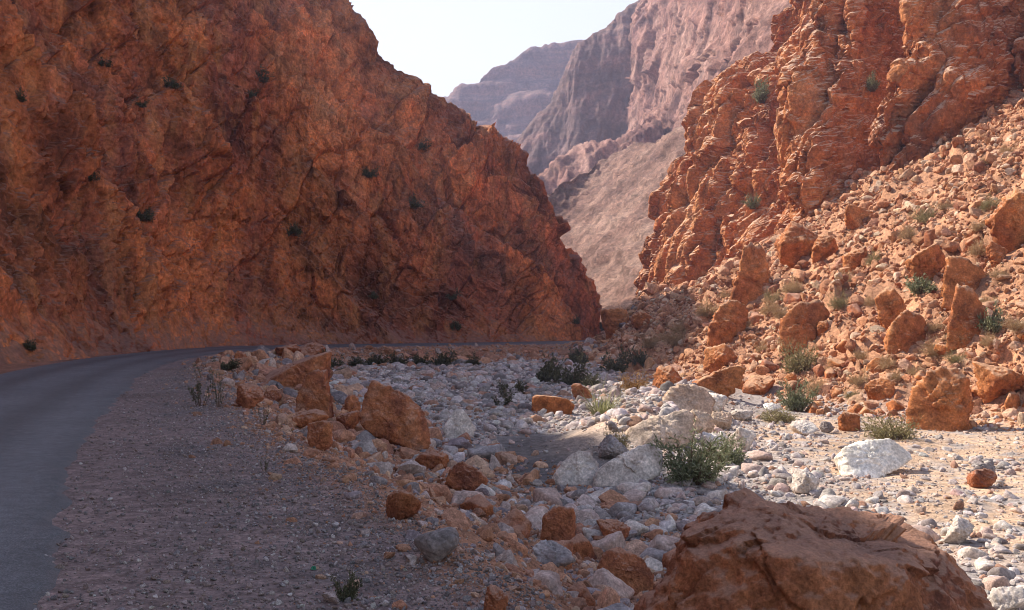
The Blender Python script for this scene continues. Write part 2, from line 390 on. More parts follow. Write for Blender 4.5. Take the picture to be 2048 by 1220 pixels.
# ------------------------------------------------------------------ cliffs
def rot_y(a): c, s = math.cos(a), math.sin(a); return np.array([[c, 0, s], [0, 1, 0], [-s, 0, c]], np.float32)

def left_cliff():
    b = [(-9, -14), (-12.5, 0), (-17.5, 15), (-22.0, 36), (-22.6, 50), (-22.6, 62), (-21.5, 73), (-17.5, 80.5), (-9.5, 84.8), (-1.5, 88.4), (2.5, 91), (5.2, 93.5), (7.6, 96.5), (9.0, 99.5), (9.2, 103), (4, 112), (-10, 122), (-30, 130)]
    t = [(-33, -10, 50), (-37, 8, 51), (-41, 25, 51), (-43, 46, 49.8), (-43, 62, 47.6), (-41, 78, 47.4), (-36, 92, 52.5), (-28, 98, 48.5), (-17.3, 101, 33), (-7, 102, 25), (-1.3, 101, 20.5), (2.8, 100, 16), (6.0, 100, 9.5), (8.8, 101, 4.4), (8.6, 104, 4.0), (1, 112, 16), (-14, 118, 28), (-30, 122, 36)]
    rows = []
    for (bx, by), (tx, ty, tz) in zip(b, t):
        q = lambda h, v: (bx+(tx-bx)*h, by+(ty-by)*h, -0.6+(tz+0.6)*v)
        L = math.hypot(tx-bx, ty-by) or 1; ux, uy = (tx-bx)/L, (ty-by)/L
        rows.append([q(-0.02, 0.0), q(0.09, 0.06), q(0.30, 0.34), q(0.62, 0.68), q(1.0, 1.0),
                     (tx+ux*14, ty+uy*14, tz+2.0), (tx+ux*45, ty+uy*45, tz-6)])
    wu = [0.3, 0.4, 0.8, 1, 1, 1, 1, 1, 1.1, 1.3, 1.5, 1.5, 1.5, 1.3, 0.5, 0.2, 0.2]
    P = loft(rows, 980, 390, 0.35, wu, [1, 1.3, 1.25, 0.8, 0.35, 0.1])
    n = grid_normals(P); sh = P.shape; s = strike(P); p = P.reshape(-1, 3).astype(np.float32); n = n.reshape(-1, 3)
    z = p[:, 2]; dep = p[:, 0]*0.3+p[:, 1]*0.1
    hgt = np.clip((z+0.6)/6, 0, 1); nose = smooth(2, 16, z)*0.55+0.45
    w2 = np.stack([s, dep, z], 1)
    warp = fbm(w2/12, 3, off=2)
    beds = z*0.70+s*0.62+1.8*warp                                    # beds dip to the right
    cross = -z*0.55+s*0.8+1.6*fbm(w2/9, 3, off=33)
    bq = np.stack([cross, dep, beds], 1)
    d = 1.5*fbm(w2/15, 2, off=2)*nose
    m1 = smooth(-0.3, 0.25, fbm(w2/12, 2, off=8)); m2 = smooth(-0.25, 0.25, fbm(w2/6, 2, off=18))
    d += 2.2*saw(beds/12.5+0.4, 0.94)*nose+1.5*saw(beds/6.3, 0.93)*m1*nose+0.75*saw(beds/2.3+0.3*warp, 0.9)*m2
    bl, e = blocks(bq, 4.6, 7.5, 0.42, None, 0.30, 0.035); d += 1.05*bl*nose
    bq = np.stack([cross, dep+d, beds], 1)
    bl2, e2 = blocks(bq, 1.4, 2.4, 0.55, None, 0.35, 0.05); d += 0.36*bl2
    bl3, e3 = blocks(bq, 0.5, 0.9, 0.8, None, 0.3, 0.06); d += 0.11*bl3
    d += 0.10*saw(beds/0.72, 0.8)+0.22*saw(cross/3.1, 0.93)*(1-m1)
    cr = np.abs(fbm(bq/np.array([2.4, 4, 14], np.float32), 2, off=19)); d -= 0.45*(1-smooth(0, 0.022, cr))*m2
    fl = fbm(np.stack([s/1.5, dep, z/10], 1), 3, ridged=True, off=40); fm = smooth(-0.05, 0.3, fbm(w2/13, 2, off=51))
    d += (0.55*fl+0.22*fbm(np.stack([s/0.45, dep, z/3.5], 1), 3, ridged=True, off=47))*fm
    d += 0.07*fbm(w2/0.8, 4, 0.62, ridged=True, off=70)
    d = (d-1.12*d.mean())*(0.25+0.75*hgt)
    bb = np.floor(beds/6.3).astype(int) % 97; bs = np.floor(beds/2.3+0.3*warp).astype(int) % 97
    rb = np.random.RandomState(4); tv = rb.rand(97); tw = rb.rand(97)
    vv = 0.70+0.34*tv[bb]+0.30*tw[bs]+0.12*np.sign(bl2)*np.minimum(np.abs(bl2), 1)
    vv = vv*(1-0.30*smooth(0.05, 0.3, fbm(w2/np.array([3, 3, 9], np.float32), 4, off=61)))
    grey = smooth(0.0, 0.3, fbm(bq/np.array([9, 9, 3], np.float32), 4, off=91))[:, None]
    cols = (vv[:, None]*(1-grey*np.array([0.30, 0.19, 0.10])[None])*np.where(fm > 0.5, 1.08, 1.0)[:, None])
    p = p+n*d[:, None]
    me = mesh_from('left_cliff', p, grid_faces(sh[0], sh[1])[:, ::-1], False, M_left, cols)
    return tag(link('left_cliff', me), kind='structure')

def right_cliff():
    rows = [[(26, 132, 0), (29, 131, 12), (33, 130, 24), (39, 129, 30), (43, 128, 48), (62, 126, 52)],
            [(15.5, 112, 0), (18.5, 112, 12), (23.5, 112, 25), (31, 112, 30), (35, 112, 48), (57, 116, 52)],
            [(13.4, 101.5, 0), (16.2, 101.5, 13.5), (21.2, 101.5, 25.0), (29.0, 102.5, 29.2), (32.6, 103, 46), (54, 110, 52)],
            [(17.6, 91, 2), (19.8, 92.5, 14.5), (23.2, 95, 24.6), (28.6, 97.5, 31), (32.2, 99, 47), (53, 108, 53)],
            [(22, 80.5, 5), (23.6, 82.5, 17), (25.5, 85.5, 26), (28.2, 88.5, 33), (31.5, 91.5, 48), (52, 104, 54)],
            [(28, 71.5, 8), (29.5, 73.5, 20), (31.2, 76.5, 29), (33.3, 79.5, 37), (36, 83, 50), (54, 98, 55)],
            [(34.5, 63.5, 11), (36, 65.5, 22), (37.6, 68.5, 31), (39.5, 71.5, 39), (42, 75, 52), (58, 92, 56)],
            [(42.5, 55.5, 13), (44, 57.5, 25), (45.6, 60.5, 34), (47.6, 63.5, 42), (50, 67, 54), (64, 84, 58)],
            [(56, 45, 15), (57.5, 47, 27), (59, 50, 36), (61, 53, 44), (64, 57, 56), (78, 72, 58)],
            [(74, 34, 16), (75.5, 36, 28), (77, 39, 37), (79, 42, 45), (82, 46, 57), (95, 60, 58)]]
    P = loft(rows, 720, 410, 0.3, [0.3, 0.9, 1.1, 1, 1, 1, 0.7, 0.3, 0.15], [0.9, 1, 1.1, 0.8, 0.12])
    n = grid_normals(P); sh = P.shape; s = strike(P); p = P.reshape(-1, 3).astype(np.float32); n = n.reshape(-1, 3)
    z = p[:, 2]; dep = p[:, 0]*0.3+p[:, 1]*0.1; w2 = np.stack([s, dep, z], 1)
    warp = fbm(w2/8, 4, off=12)
    d = 1.8*fbm(w2/np.array([8, 12, 24], np.float32), 2, off=21)
    # ribs and gullies running down the face
    def gully(pts, w, depth):
        best = np.full(len(p), 1e9)
        for a, b in zip(pts[:-1], pts[1:]):
            a = np.array(a); e = np.array(b)-a
            t = np.clip(((p-a)@e)/(e@e), 0, 1)
            best = np.minimum(best, np.linalg.norm(p-a-t[:, None]*e, axis=1))
        return -depth*np.exp(-(best/w)**2)
    for g in GULLIES: d += gully(*g)
    sr = s+1.1*fbm(w2/np.array([5, 5, 7], np.float32), 3, off=44)-0.05*(z-15)
    d += 1.5*np.interp(sr, *zip(*RIBS))-4.2*smooth(18, 25, z)*smooth(60, 61.5, s)*(1-smooth(64.5, 66, s))
    a1 = s-0.30*z+1.0*warp; c1 = z+0.25*s+1.2*fbm(w2/8, 2, off=37)   # upright buttresses, cross joints
    bl, e = blocks(np.stack([a1, dep, c1], 1), 4.0, 9.0, 0.45, None, 0.3, 0.05); d += 1.0*bl
    w4 = np.stack([(s-0.26*z+1.3*warp)/3.6, dep/9, (z+0.3*s)/13], 1)+0.10*np.stack([perlin(w2/3+5), 0*s, perlin(w2/3+25)], 1)
    d += 2.1*np.sqrt(smooth(0, 0.42, cells(w4)[2]))                                # rounded pillars, deep upright clefts between
    w5 = np.stack([(s-0.20*z+0.8*warp)/1.9, dep/6, (z+0.35*s)/4.2], 1)+0.08*np.stack([perlin(w2/1.5+5), 0*s, perlin(w2/1.5+25)], 1)
    d += 0.75*np.sqrt(smooth(0, 0.40, cells(w5)[2]))
    n = n*np.array([1, 1, 0.6]); n /= np.linalg.norm(n, axis=1)[:, None]
    p = p+n*(d-d.mean()-0.3)[:, None]
    P = p.reshape(sh)
    w0 = 1.0/np.maximum(np.gradient(s.reshape(sh[:2])[:, 0]), 1e-3)                # spread the columns evenly over ribs and clefts
    cum = np.r_[0, np.cumsum((np.linalg.norm(np.diff(P, axis=0), axis=2)[:, :315].mean(1))*w0[1:])]
    tq = np.linspace(0, cum[-1], sh[0]); k = np.clip(np.searchsorted(cum, tq, 'right')-1, 0, sh[0]-2); f = ((tq-cum[k])/(cum[k+1]-cum[k]))[:, None, None]
    P = P[k]*(1-f)+P[k+1]*f
    P[1:-1, 1:-1] = 0.5*P[1:-1, 1:-1]+0.125*(P[2:, 1:-1]+P[:-2, 1:-1]+P[1:-1, 2:]+P[1:-1, :-2])
    p = P.reshape(-1, 3).astype(np.float32); n = grid_normals(P).reshape(-1, 3)
    al = p[:, 0]*0.55-p[:, 1]*0.835; ou = -p[:, 0]*0.835-p[:, 1]*0.55; z = p[:, 2]   # jointed blocks in the rock mass itself
    bq = np.stack([al-0.32*z, ou, z+0.28*al], 1)+0.5*np.stack([perlin(p/4+9), perlin(p/4+29), perlin(p/4+49)], 1)
    sm = smooth(-0.18, 0.12, fbm(bq/np.array([5, 5, 8], np.float32), 2, off=15)); sm = 0.22+0.78*sm          # broken ground against smooth joint faces
    bl2, e2 = blocks(bq, 1.9, 3.4, 0.75, None, 0.55, 0.05); d = 0.34*bl2*(0.35+0.65*sm)
    bl3, e3 = blocks(bq, 0.85, 1.2, 0.85, None, 0.4, 0.06); d += 0.15*bl3*sm
    bl4, e4 = blocks(bq, 0.42, 0.5, 1.0, None, 0.25, 0.07); d += 0.055*bl4*sm
    d += 0.12*fbm(p/0.9, 4, 0.62, ridged=True, off=66)
    p = p+n*d[:, None]
    me = mesh_from('right_cliff', p, grid_faces(sh[0], sh[1]), False, M_right)
    return tag(link('right_cliff', me), kind='structure')

def px(u, v, d): return ((u-1024)/F*d, d, EYE[2]+(HOR-v)/F*d)
GULLIES = [([px(1830, -60, 80), px(1800, 60, 76.5), px(1760, 200, 76)], 2.4, 2.6), ([px(1400, 560, 100), px(1440, 470, 98)], 2.0, 1.2)]
RIBS = [(0, 0), (20, 0), (28, 0.0), (32, 1.0), (38, 0.8), (44, 0.0), (48.5, -0.8), (49.8, -1.6), (50.5, -3.6), (51.2, -1.4), (54, 0.8), (57, 2.3), (59.4, 2.8), (60.7, 1.0), (61.7, -3.0), (62.5, -0.8), (64.5, 2.0), (66, 2.7), (69, 1.2), (71, -0.8), (72, -3.0), (73, -0.4), (77, 2.2), (81, 2.0), (84, -1.5), (88, 1.5), (130, 0)]
CL = left_cliff()
CR = right_cliff()

def far(name, rows, nu, nv, mat, amps, size, bands=0.0, flip=False, crag=0.0):
    P = loft(rows, nu, nv, 0.3); n = grid_normals(P); sh = P.shape
    p = P.reshape(-1, 3).astype(np.float32); n = n.reshape(-1, 3)*(-1 if flip else 1)
    d = amps[0]*fbm(p/size, 3, off=size)+amps[1]*fbm(p/np.array([size*.2, size*.2, size*1.3], np.float32), 3, ridged=True)
    d += amps[2]*fbm(p/np.array([size*0.07, size*.07, size*.35], np.float32), 4, 0.6, ridged=True, off=7)
    bl, _ = blocks(p, size*0.3, size*0.5, 0.9, None, 0.3, 0.06); d += amps[2]*0.7*bl
    if crag:                                    # slanting beds and clefts
        s = strike(P); w3 = np.stack([s, 0*s, p[:, 2]], 1); wv = fbm(w3/30, 3, off=4)
        q3 = p[:, 2]*0.62+s*0.45+9*wv; d += crag*saw(q3/17, 0.85)*smooth(-0.3, 0.2, fbm(w3/25, 2, off=9))+0.5*crag*saw(q3/5.5, 0.8)
        bl, _ = blocks(np.stack([q3, 0*s, p[:, 2]*0.8-s*0.5], 1).astype(np.float32), 7, 13, 0.7, None, 0.5, 0.05); d += 0.8*crag*bl
    if bands:
        w = p[:, 2]+2*fbm(p/60, 2)*bands; d += bands*np.sin(w/bands*0.55)+0.5*bands*np.sin(w/bands*1.37+1)
    p = p+n*d[:, None]
    f = grid_faces(sh[0], sh[1]); f = f[:, ::-1] if flip else f
    return tag(link(name, mesh_from(name, p, f, True, mat)), kind='structure')

def f_talus():
    rows = [[(40, 100, 0), (52, 130, 30), (72, 160, 62), (95, 200, 50)],
            [(28, 120, 2), (42, 150, 30), (58, 178, 58), (80, 220, 46)],
            [(10, 140, 1), (24, 165, 21), (38, 190, 41), (55, 230, 30)],
            [(-2, 165, 0), (11, 190, 19), (25, 222, 40), (38, 255, 26)],
            [(-14, 185, -1), (-4, 196, 12.5), (6.6, 206, 28), (14, 235, 14)],
            [(-34, 200, -2), (-24, 208, 6), (-10, 216, 14), (-4, 240, 2)],
            [(-60, 205, -2), (-55, 215, 0), (-45, 222, 3), (-40, 245, -2)]]
    return far('talus_slope', rows, 220, 150, M_talus, (2.2, 1.2, 0.5), 22)

def f_wall():
    rows = [[(80, 120, 30), (84, 120, 60), (92, 120, 95), (100, 122, 120), (150, 130, 124)],
            [(66, 150, 35), (72, 151, 62), (80, 152, 92), (94, 153, 120), (140, 165, 126)],
            [(46, 200, 26), (50, 201, 55), (57, 203, 85), (68, 205, 116), (110, 225, 124)],
            [(44, 260, 26), (47, 261, 55), (52, 263, 88), (60, 265, 119), (100, 280, 126)],
            [(43, 330, 26), (45, 331, 60), (49, 333, 92), (54, 335, 122), (95, 345, 130)],
            [(42, 378, 26), (43, 379, 60), (45, 381, 95), (48, 383, 126), (90, 395, 134)],
            [(52, 420, 26), (53, 420, 60), (55, 420, 95), (58, 420, 126), (95, 420, 134)]]
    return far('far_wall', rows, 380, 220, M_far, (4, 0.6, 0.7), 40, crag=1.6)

def ridge(name, crest, d, base_z, front, nu, nv, amps, size, bands=0.0, prof=((0, 0), (0.25, 0.35), (0.5, 0.75), (1.0, 1.0)), back=60, mat=None):
    rows = []; mat = mat or M_mesa
    for (u, v) in crest:
        x, y, z = px(u, v, d)
        rows.append([(x, y-front*(1-h), base_z+(z-base_z)*q) for h, q in prof]+[(x, y+back, z-back*0.3)])
    return far(name, rows, nu, nv, mat, amps, size, bands)
f_talus(); f_wall()
ridge('far_promontory', [(930, 345), (975, 325), (1005, 312), (1040, 270), (1065, 237), (1105, 197), (1128, 150), (1150, 90), (1180, 72), (1225, 42), (1262, 10), (1330, -30)], 392, 15, 45, 210, 150, (2.5, 1.6, 0.8), 38, 0.0, ((0, 0), (0.45, 0.42), (0.72, 0.72), (1.0, 1.0)))
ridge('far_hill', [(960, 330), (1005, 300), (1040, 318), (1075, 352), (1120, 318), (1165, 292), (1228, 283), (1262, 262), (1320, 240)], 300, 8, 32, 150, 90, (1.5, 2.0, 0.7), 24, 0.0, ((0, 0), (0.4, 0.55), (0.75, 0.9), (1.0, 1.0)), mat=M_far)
ridge('far_mesa', [(640, 330), (780, 268), (860, 225), (895, 200), (935, 166), (980, 136), (1060, 104), (1145, 95), (1240, 90), (1340, 86)], 650, 20, 120, 210, 150, (4, 2.2, 1.0), 60, 3.0, ((0, 0), (0.35, 0.30), (0.6, 0.55), (0.74, 0.62), (0.80, 0.76), (0.92, 0.82), (0.95, 0.96), (1.0, 1.0)))


# ------------------------------------------------------------------ rocks
_ico = {}
def ico(n):
    if n not in _ico:
        bm = bmesh.new(); bmesh.ops.create_icosphere(bm, subdivisions=n, radius=1.0)
        bm.verts.ensure_lookup_table()
        _ico[n] = (np.array([v.co[:] for v in bm.verts], np.float32), np.array([[v.index for v in f.verts] for f in bm.faces], np.int32)); bm.free()
    return _ico[n]

def hull_planes(pts):
    bm = bmesh.new()
    for p in pts: bm.verts.new(p)
    bmesh.ops.convex_hull(bm, input=bm.verts); bm.normal_update()
    N_, D_ = [], []
    for f in bm.faces:
        N_.append(f.normal[:]); D_.append(f.normal.dot(f.verts[0].co))
    bm.free()
    return np.array(N_, np.float32), np.array(D_, np.float32)

def rock_shape(pts, sub=5, p=14, rough=0.05, seed=0, scale=None):
    """a rock whose faces follow the hull of pts (metres), edges worn, surface broken"""
    pts = np.asarray(pts, float); c = pts.mean(0)
    Nn, D = hull_planes(pts-c)
    V, Fc = ico(sub)
    k = np.clip((V@Nn.T)/np.maximum(D, 1e-4)[None, :], 1e-4, None)
    r = ((k**p).sum(1))**(-1.0/p)
    size = float(np.ptp(pts, axis=0).max()); P = V*r[:, None]
    q = P/size+seed*3.7
    dn = V
    d = 0.6*fbm(q*2.6, 4, off=seed)+0.8*fbm(q*4.5, 5, 0.62, ridged=True, off=seed+5)
    if sub >= 5:
        bl, _ = blocks((q*4).astype(np.float32), 1.0, 1.0, 1.2, None, 0.06, 0.05); d += 0.30*bl
        bl, _ = blocks((q*11).astype(np.float32), 1.0, 1.0, 1.2, None, 0.06, 0.06); d += 0.32*bl
        bd = q[:, 2]*0.8+q[:, 0]*0.55+0.12*fbm(q*3, 3, off=seed+2); d += 0.30*saw(bd*5.5)*smooth(-.1, .3, fbm(q*2, 2, off=seed+4))+0.12*saw(bd*17, 0.7)
        d += 0.42*fbm(q*13, 5, 0.7, ridged=True, off=seed+9)
    P = P+dn*(d*rough*size)[:, None]
    return P+c, Fc

def random_hull(rs, n=11, flat=0.75, rnd=0.0):
    a = rs.normal(size=(n, 3)); a /= np.linalg.norm(a, axis=1)[:, None]
    a *= (0.42+0.08*rs.rand(n))[:, None]
    a *= np.array([1.0, 0.72+0.3*rs.rand(), flat*(0.75+0.4*rs.rand())])
    return a

def boulder(name, label, box, mat, pts=None, depth=0.8, sink=0.12, rough=0.05, p=14, seed=1, sub=5, base=None, dist=None, cat='boulder', group=None, turn=0.0):
    """box = (left, top, right, bottom) in the photo; it stands on the ground seen at its foot, with its real size there"""
    u0, v0, u1, v1 = box; uc = (u0+u1)/2
    x, y, z = at(uc, v1) if dist is None else (0, 0, 0)
    if dist is not None:
        y = dist; x = (uc-1024)/F*y; z = float(ground_z([x], [y])[0])
    if base is not None: z = base
    zb = EYE[2]+(HOR-v1)/F*y; w = (u1-u0)/F*y; h = EYE[2]+(HOR-v0)/F*y-zb
    rs = np.random.RandomState(seed)
    if pts is None:
        a = random_hull(rs, 12, 1.0); a -= a.min(0); a /= a.max(0); a[:, :2] -= 0.5
    else: a = np.asarray(pts, float)
    a = a*np.array([w, w*depth, h])
    bot = a[:, 2] < 0.25*h; a[bot, 2] -= sink*h
    P, Fc = rock_shape(a, sub, p, rough, seed)
    m = mesh_from(name, P, Fc, True, mat)
    o = link(name, m, None, (x, y+0.35*w*depth, zb))
    o.rotation_euler.z = turn
    tag(o, label, cat, group)
    BIG.append((x, y+0.35*w*depth, max(w, w*depth)*0.5)); NAMED.append((label, uc, (v0+v1)/2))
    return o
BIG = []; NAMED = []

W_ = [(-.5, -.3, .0), (.5, -.3, 0), (.5, .5, 0), (-.5, .5, 0)]
# the great boulder at the road's edge
def crest_boulder():
    q = [px(*t) for t in [(1495, 985, 7.4), (1445, 1003, 7.4), (1600, 1016, 7.5), (1700, 1036, 7.6), (1820, 1052, 7.6), (1895, 1095, 7.5), (1955, 1160, 7.4), (1998, 1225, 7.3), (1400, 1040, 7.2), (1345, 1108, 7.1), (1292, 1165, 7.0), (1262, 1225, 7.0),
         (1470, 1080, 6.5), (1600, 1120, 6.25), (1790, 1135, 6.4), (1890, 1190, 6.6), (1240, 1420, 6.6), (1400, 1520, 6.0), (1700, 1540, 5.9), (1990, 1450, 6.6), (2015, 1400, 7.2), (1300, 1250, 8.6), (1600, 1085, 8.6), (1880, 1190, 8.6), (1950, 1350, 8.8)]]
    P, Fc = rock_shape(q, 7, 34, 0.036, 3); c = np.array([P[:, 0].mean(), P[:, 1].mean(), P[:, 2].min()])
    o = link('boulder', mesh_from('boulder', P-c, Fc, True, M_boulder), None, tuple(c))
    tag(o, 'huge dark red boulder with a pointed crest filling the lower right corner', 'boulder')
    BIG.append((c[0], c[1], 1.5)); NAMED.append((o['label'], 1620, 1090))
crest_boulder()
# along the bank below the road
boulder('boulder', 'rust orange boulder leaning left with a sharp peak at the edge of the stream bed', (713, 758, 862, 908), M_boulder,
        [(-.50, 0, .42), (-.46, -.3, .40), (-.34, -.1, 1.0), (-.22, -.15, .98), (-.28, .3, .9), (.05, -.2, .84), (.3, .1, .66), (.45, 0, .42), (.5, -.1, .12), (.42, -.2, .0), (.15, -.4, .16), (-.1, -.45, .34), (-.4, -.35, .30), (.2, .5, .3), (-.4, .4, .3), (.3, -.35, .3)],
        depth=0.6, rough=0.03, p=22, seed=5, sub=6, sink=0.05)
boulder('boulder', 'tall squared red block standing before the long slab beside the road bend', (585, 738, 662, 836), M_boulder,
        [(-.5, -.3, 0), (.5, -.4, 0), (.5, .4, 0), (-.5, .4, 0), (-.12, -.25, .92), (.22, -.3, 1.0), (.30, .3, .98), (-.2, .3, .85), (.46, -.4, .35), (-.40, -.35, .4)], depth=0.8, rough=0.035, p=20, seed=6, sub=6)
boulder('boulder', 'long tilted slab with a lit orange lip behind the squared block', (512, 703, 656, 772), M_boulder,
        [(-.5, -.3, .05), (-.45, .3, .35), (-.1, -.3, .45), (.2, -.35, .75), (.5, -.25, 1.0), (.48, .3, .98), (.45, -.3, .55), (.42, .3, 0), (.3, -.4, .15), (0, .5, .75), (-.3, -.4, .0)], depth=0.7, rough=0.03, p=20, seed=7, sub=6)
boulder('boulder', 'small upright rock wedged between the squared block and the leaning boulder', (680, 788, 722, 850), M_boulder, depth=0.9, seed=11, sub=5)
boulder('boulder', 'broad low red rock at the foot of the leaning boulder on its road side', (574, 822, 660, 862), M_boulder, depth=0.8, seed=12)
boulder('boulder', 'pinkish angular rock in front of the broad low red rock', (612, 840, 664, 898), M_boulder, depth=0.8, seed=13)
boulder('boulder', 'pinkish brown boulder among gravel touching the left foot of the leaning boulder', (668, 818, 724, 866), M_boulder, depth=0.9, seed=45)
boulder('boulder', 'split red rock with a shaded hollow beside the verge plants', (466, 768, 526, 818), M_boulder, depth=0.8, seed=14)
boulder('boulder', 'small reddish rock just right of the split red rock', (522, 778, 562, 806), M_boulder, depth=0.8, seed=15)
boulder('boulder', 'sharp splinter of rock pointing up at the edge of the asphalt bend', (462, 698, 502, 730), M_boulder, [(-.5, -.3, 0), (.5, -.3, 0), (.5, .4, 0), (-.5, .4, 0), (-.25, 0, 1.0), (.1, .1, .7), (-.4, .1, .6)], depth=0.8, seed=16)
boulder('boulder', 'jumbled brown rock on top of the rubble knob at the road bend', (545, 688, 600, 718), M_boulder, depth=0.9, seed=17)
boulder('boulder', 'blocky brown rock hiding the bend of the road, right end of the knob', (586, 684, 648, 716), M_boulder, depth=0.8, seed=18)
boulder('boulder', 'bright orange rock tipped over the lip of the gravel bank', (888, 922, 976, 984), M_boulder,
        [(-.5, -.3, .3), (-.35, -.2, .85), (-.1, -.2, 1.0), (.2, -.3, .85), (.48, -.3, .45), (.5, .2, .3), (.42, -.4, .0), (0, -.5, .25), (-.3, -.4, .2), (.1, .5, .5), (-.3, .4, .2)], depth=0.8, rough=0.04, seed=19, sub=5)
boulder('boulder', 'flat orange ledge of rock above the tipped orange rock', (830, 900, 900, 940), M_boulder, depth=0.8, seed=20)
boulder('boulder', 'rounded pinkish boulder half sunk in the near gravel bank', (766, 978, 848, 1040), M_boulder, depth=0.9, seed=21, p=10)
boulder('boulder', 'smooth dark grey rounded boulder low on the gravel bank', (816, 1058, 922, 1128), M_grey, depth=0.8, seed=22, p=7, rough=0.025)
boulder('boulder', 'squared orange block with a flat right face above the dark hollow stone', (1078, 1012, 1152, 1092), M_boulder,
        [(-.5, -.3, .1), (-.4, -.2, .75), (-.1, -.1, 1.0), (.42, -.2, .95), (.5, 0, .9), (.42, -.35, .1), (.3, -.4, 0), (.5, .4, .3), (-.3, .5, .4), (-.2, -.45, .2)], depth=0.8, rough=0.03, p=18, seed=23)
boulder('boulder', 'dark grey hollowed stone left of the squared orange block', (1056, 1084, 1150, 1138), M_grey, depth=0.8, seed=24)
boulder('boulder', 'angular red block at the left foot of the huge crested boulder', (1192, 1098, 1312, 1188), M_boulder,
        [(-.5, -.3, .5), (-.35, -.2, .95), (-.1, 0, 1.0), (.3, -.1, .75), (.5, -.2, .35), (.4, -.3, 0), (.1, -.45, .1), (-.3, -.45, .2), (.2, .5, .5), (-.4, .4, .5)], depth=0.8, rough=0.03, p=18, seed=25, sub=6)
boulder('boulder', 'pale brown block in the stream bed behind the angular red block', (1190, 1040, 1262, 1092), M_boulder, depth=0.8, seed=26)
boulder('boulder', 'upright pointed rock at the bottom edge of the rubble bank', (962, 1170, 1016, 1240), M_boulder, depth=0.8, seed=27)
# in the stream bed
boulder('boulder', 'pale pink boulder with a dark brown end alone in the shaded bed', (882, 818, 952, 876), M_pale,
        [(-.5, -.2, .25), (-.35, -.1, .6), (-.15, 0, .95), (.1, 0, 1.0), (.35, 0, .65), (.5, .1, .3), (.4, -.2, 0), (-.1, -.4, .1), (-.4, -.3, .0), (.0, .5, .6)], depth=0.8, rough=0.035, seed=31, sub=5)
boulder('boulder', 'long brown block with one dark end lying across the far bed', (1062, 788, 1152, 828), M_slope,
        [(-.5, -.3, .1), (-.48, -.1, .85), (-.3, -.3, .95), (.3, -.25, .8), (.5, 0, .4), (.4, -.3, 0), (-.4, -.4, 0), (.3, .4, .7), (-.4, .4, .9)], depth=0.6, rough=0.025, p=18, seed=32)
boulder('boulder', 'dark rust rounded rock behind the long brown block', (1138, 766, 1188, 802), M_boulder, depth=0.8, seed=33, p=10)
boulder('boulder', 'pale grey flat boulder beside the dark gravel pool', (1096, 904, 1204, 970), M_pale,
        [(-.5, -.2, .15), (-.2, -.1, .7), (.05, 0, 1.0), (.35, 0, .9), (.5, 0, .5), (.4, -.3, .0), (-.2, -.45, .0), (.2, .5, .5), (-.3, .4, .3)], depth=0.8, rough=0.035, seed=34)
boulder('boulder', 'long pale sloping ledge rock right of the flat grey boulder', (1180, 890, 1330, 972), M_pale,
        [(-.5, -.2, .0), (-.4, -.1, .35), (-.1, 0, .7), (.3, .1, 1.0), (.5, .1, .9), (.5, -.1, .3), (.1, -.4, 0), (.4, .5, .7), (-.3, .4, .4)], depth=0.6, rough=0.03, seed=35)
boulder('boulder', 'dark brown stone under a shrub on the sunlit edge of the bed', (1196, 868, 1262, 920), M_grey, depth=0.8, seed=36)
boulder('boulder', 'tan ridge of rock catching sun behind the dark brown stone', (1236, 820, 1400, 896), M_tan,
        [(-.5, -.2, .0), (-.35, 0, .5), (0, .1, .8), (.35, .1, 1.0), (.5, .1, .85), (.45, -.2, .2), (-.1, -.4, 0), (.4, .5, .7), (-.3, .4, .4)], depth=0.6, rough=0.04, seed=37)
boulder('boulder', 'grey brown sloping rock face at the head of the sunlit ledge', (1308, 766, 1440, 826), M_tan,
        [(-.5, -.2, .0), (-.25, -.1, .75), (-.05, 0, 1.0), (.3, .1, .8), (.5, .1, .4), (.4, -.3, 0), (-.1, -.4, .05), (.2, .5, .6), (-.3, .4, .4)], depth=0.7, rough=0.035, seed=38)
boulder('boulder', 'white boulder shining in full sun on the sand', (1682, 884, 1846, 954), M_white,
        [(-.5, 0, .50), (-.47, -.3, .15), (-.42, -.1, .80), (-.2, .1, .92), (.05, .1, 1.0), (.25, .1, 1.0), (.5, .1, .55), (.42, -.1, .40), (.25, -.2, .25), (-.15, -.4, .0), (-.3, -.45, .10), (.2, .5, .4), (-.4, .4, .3)], depth=0.75, rough=0.03, p=26, seed=39, sub=6, sink=0.2)
boulder('boulder', 'pale cracked rock on gravel right of the huge crested boulder', (1890, 1032, 1962, 1088), M_pale, depth=0.8, seed=40)
boulder('boulder', 'rounded white stone at the bottom right corner of the view', (1988, 1172, 2060, 1230), M_pale, depth=0.8, seed=41)
boulder('boulder', 'reddish brown block under a capping stone on the open sand', (1942, 938, 2002, 976), M_boulder, depth=0.8, seed=42)
boulder('boulder', 'brown rounded capping stone perched on the reddish block on the sand', (1946, 922, 1996, 950), M_grey, depth=0.8, seed=43, dist=at(1972, 976)[1]+0.15)
boulder('boulder', 'pale pitted boulder at the edge of the sand left of the white boulder', (1586, 940, 1644, 988), M_pale, depth=0.8, seed=44)
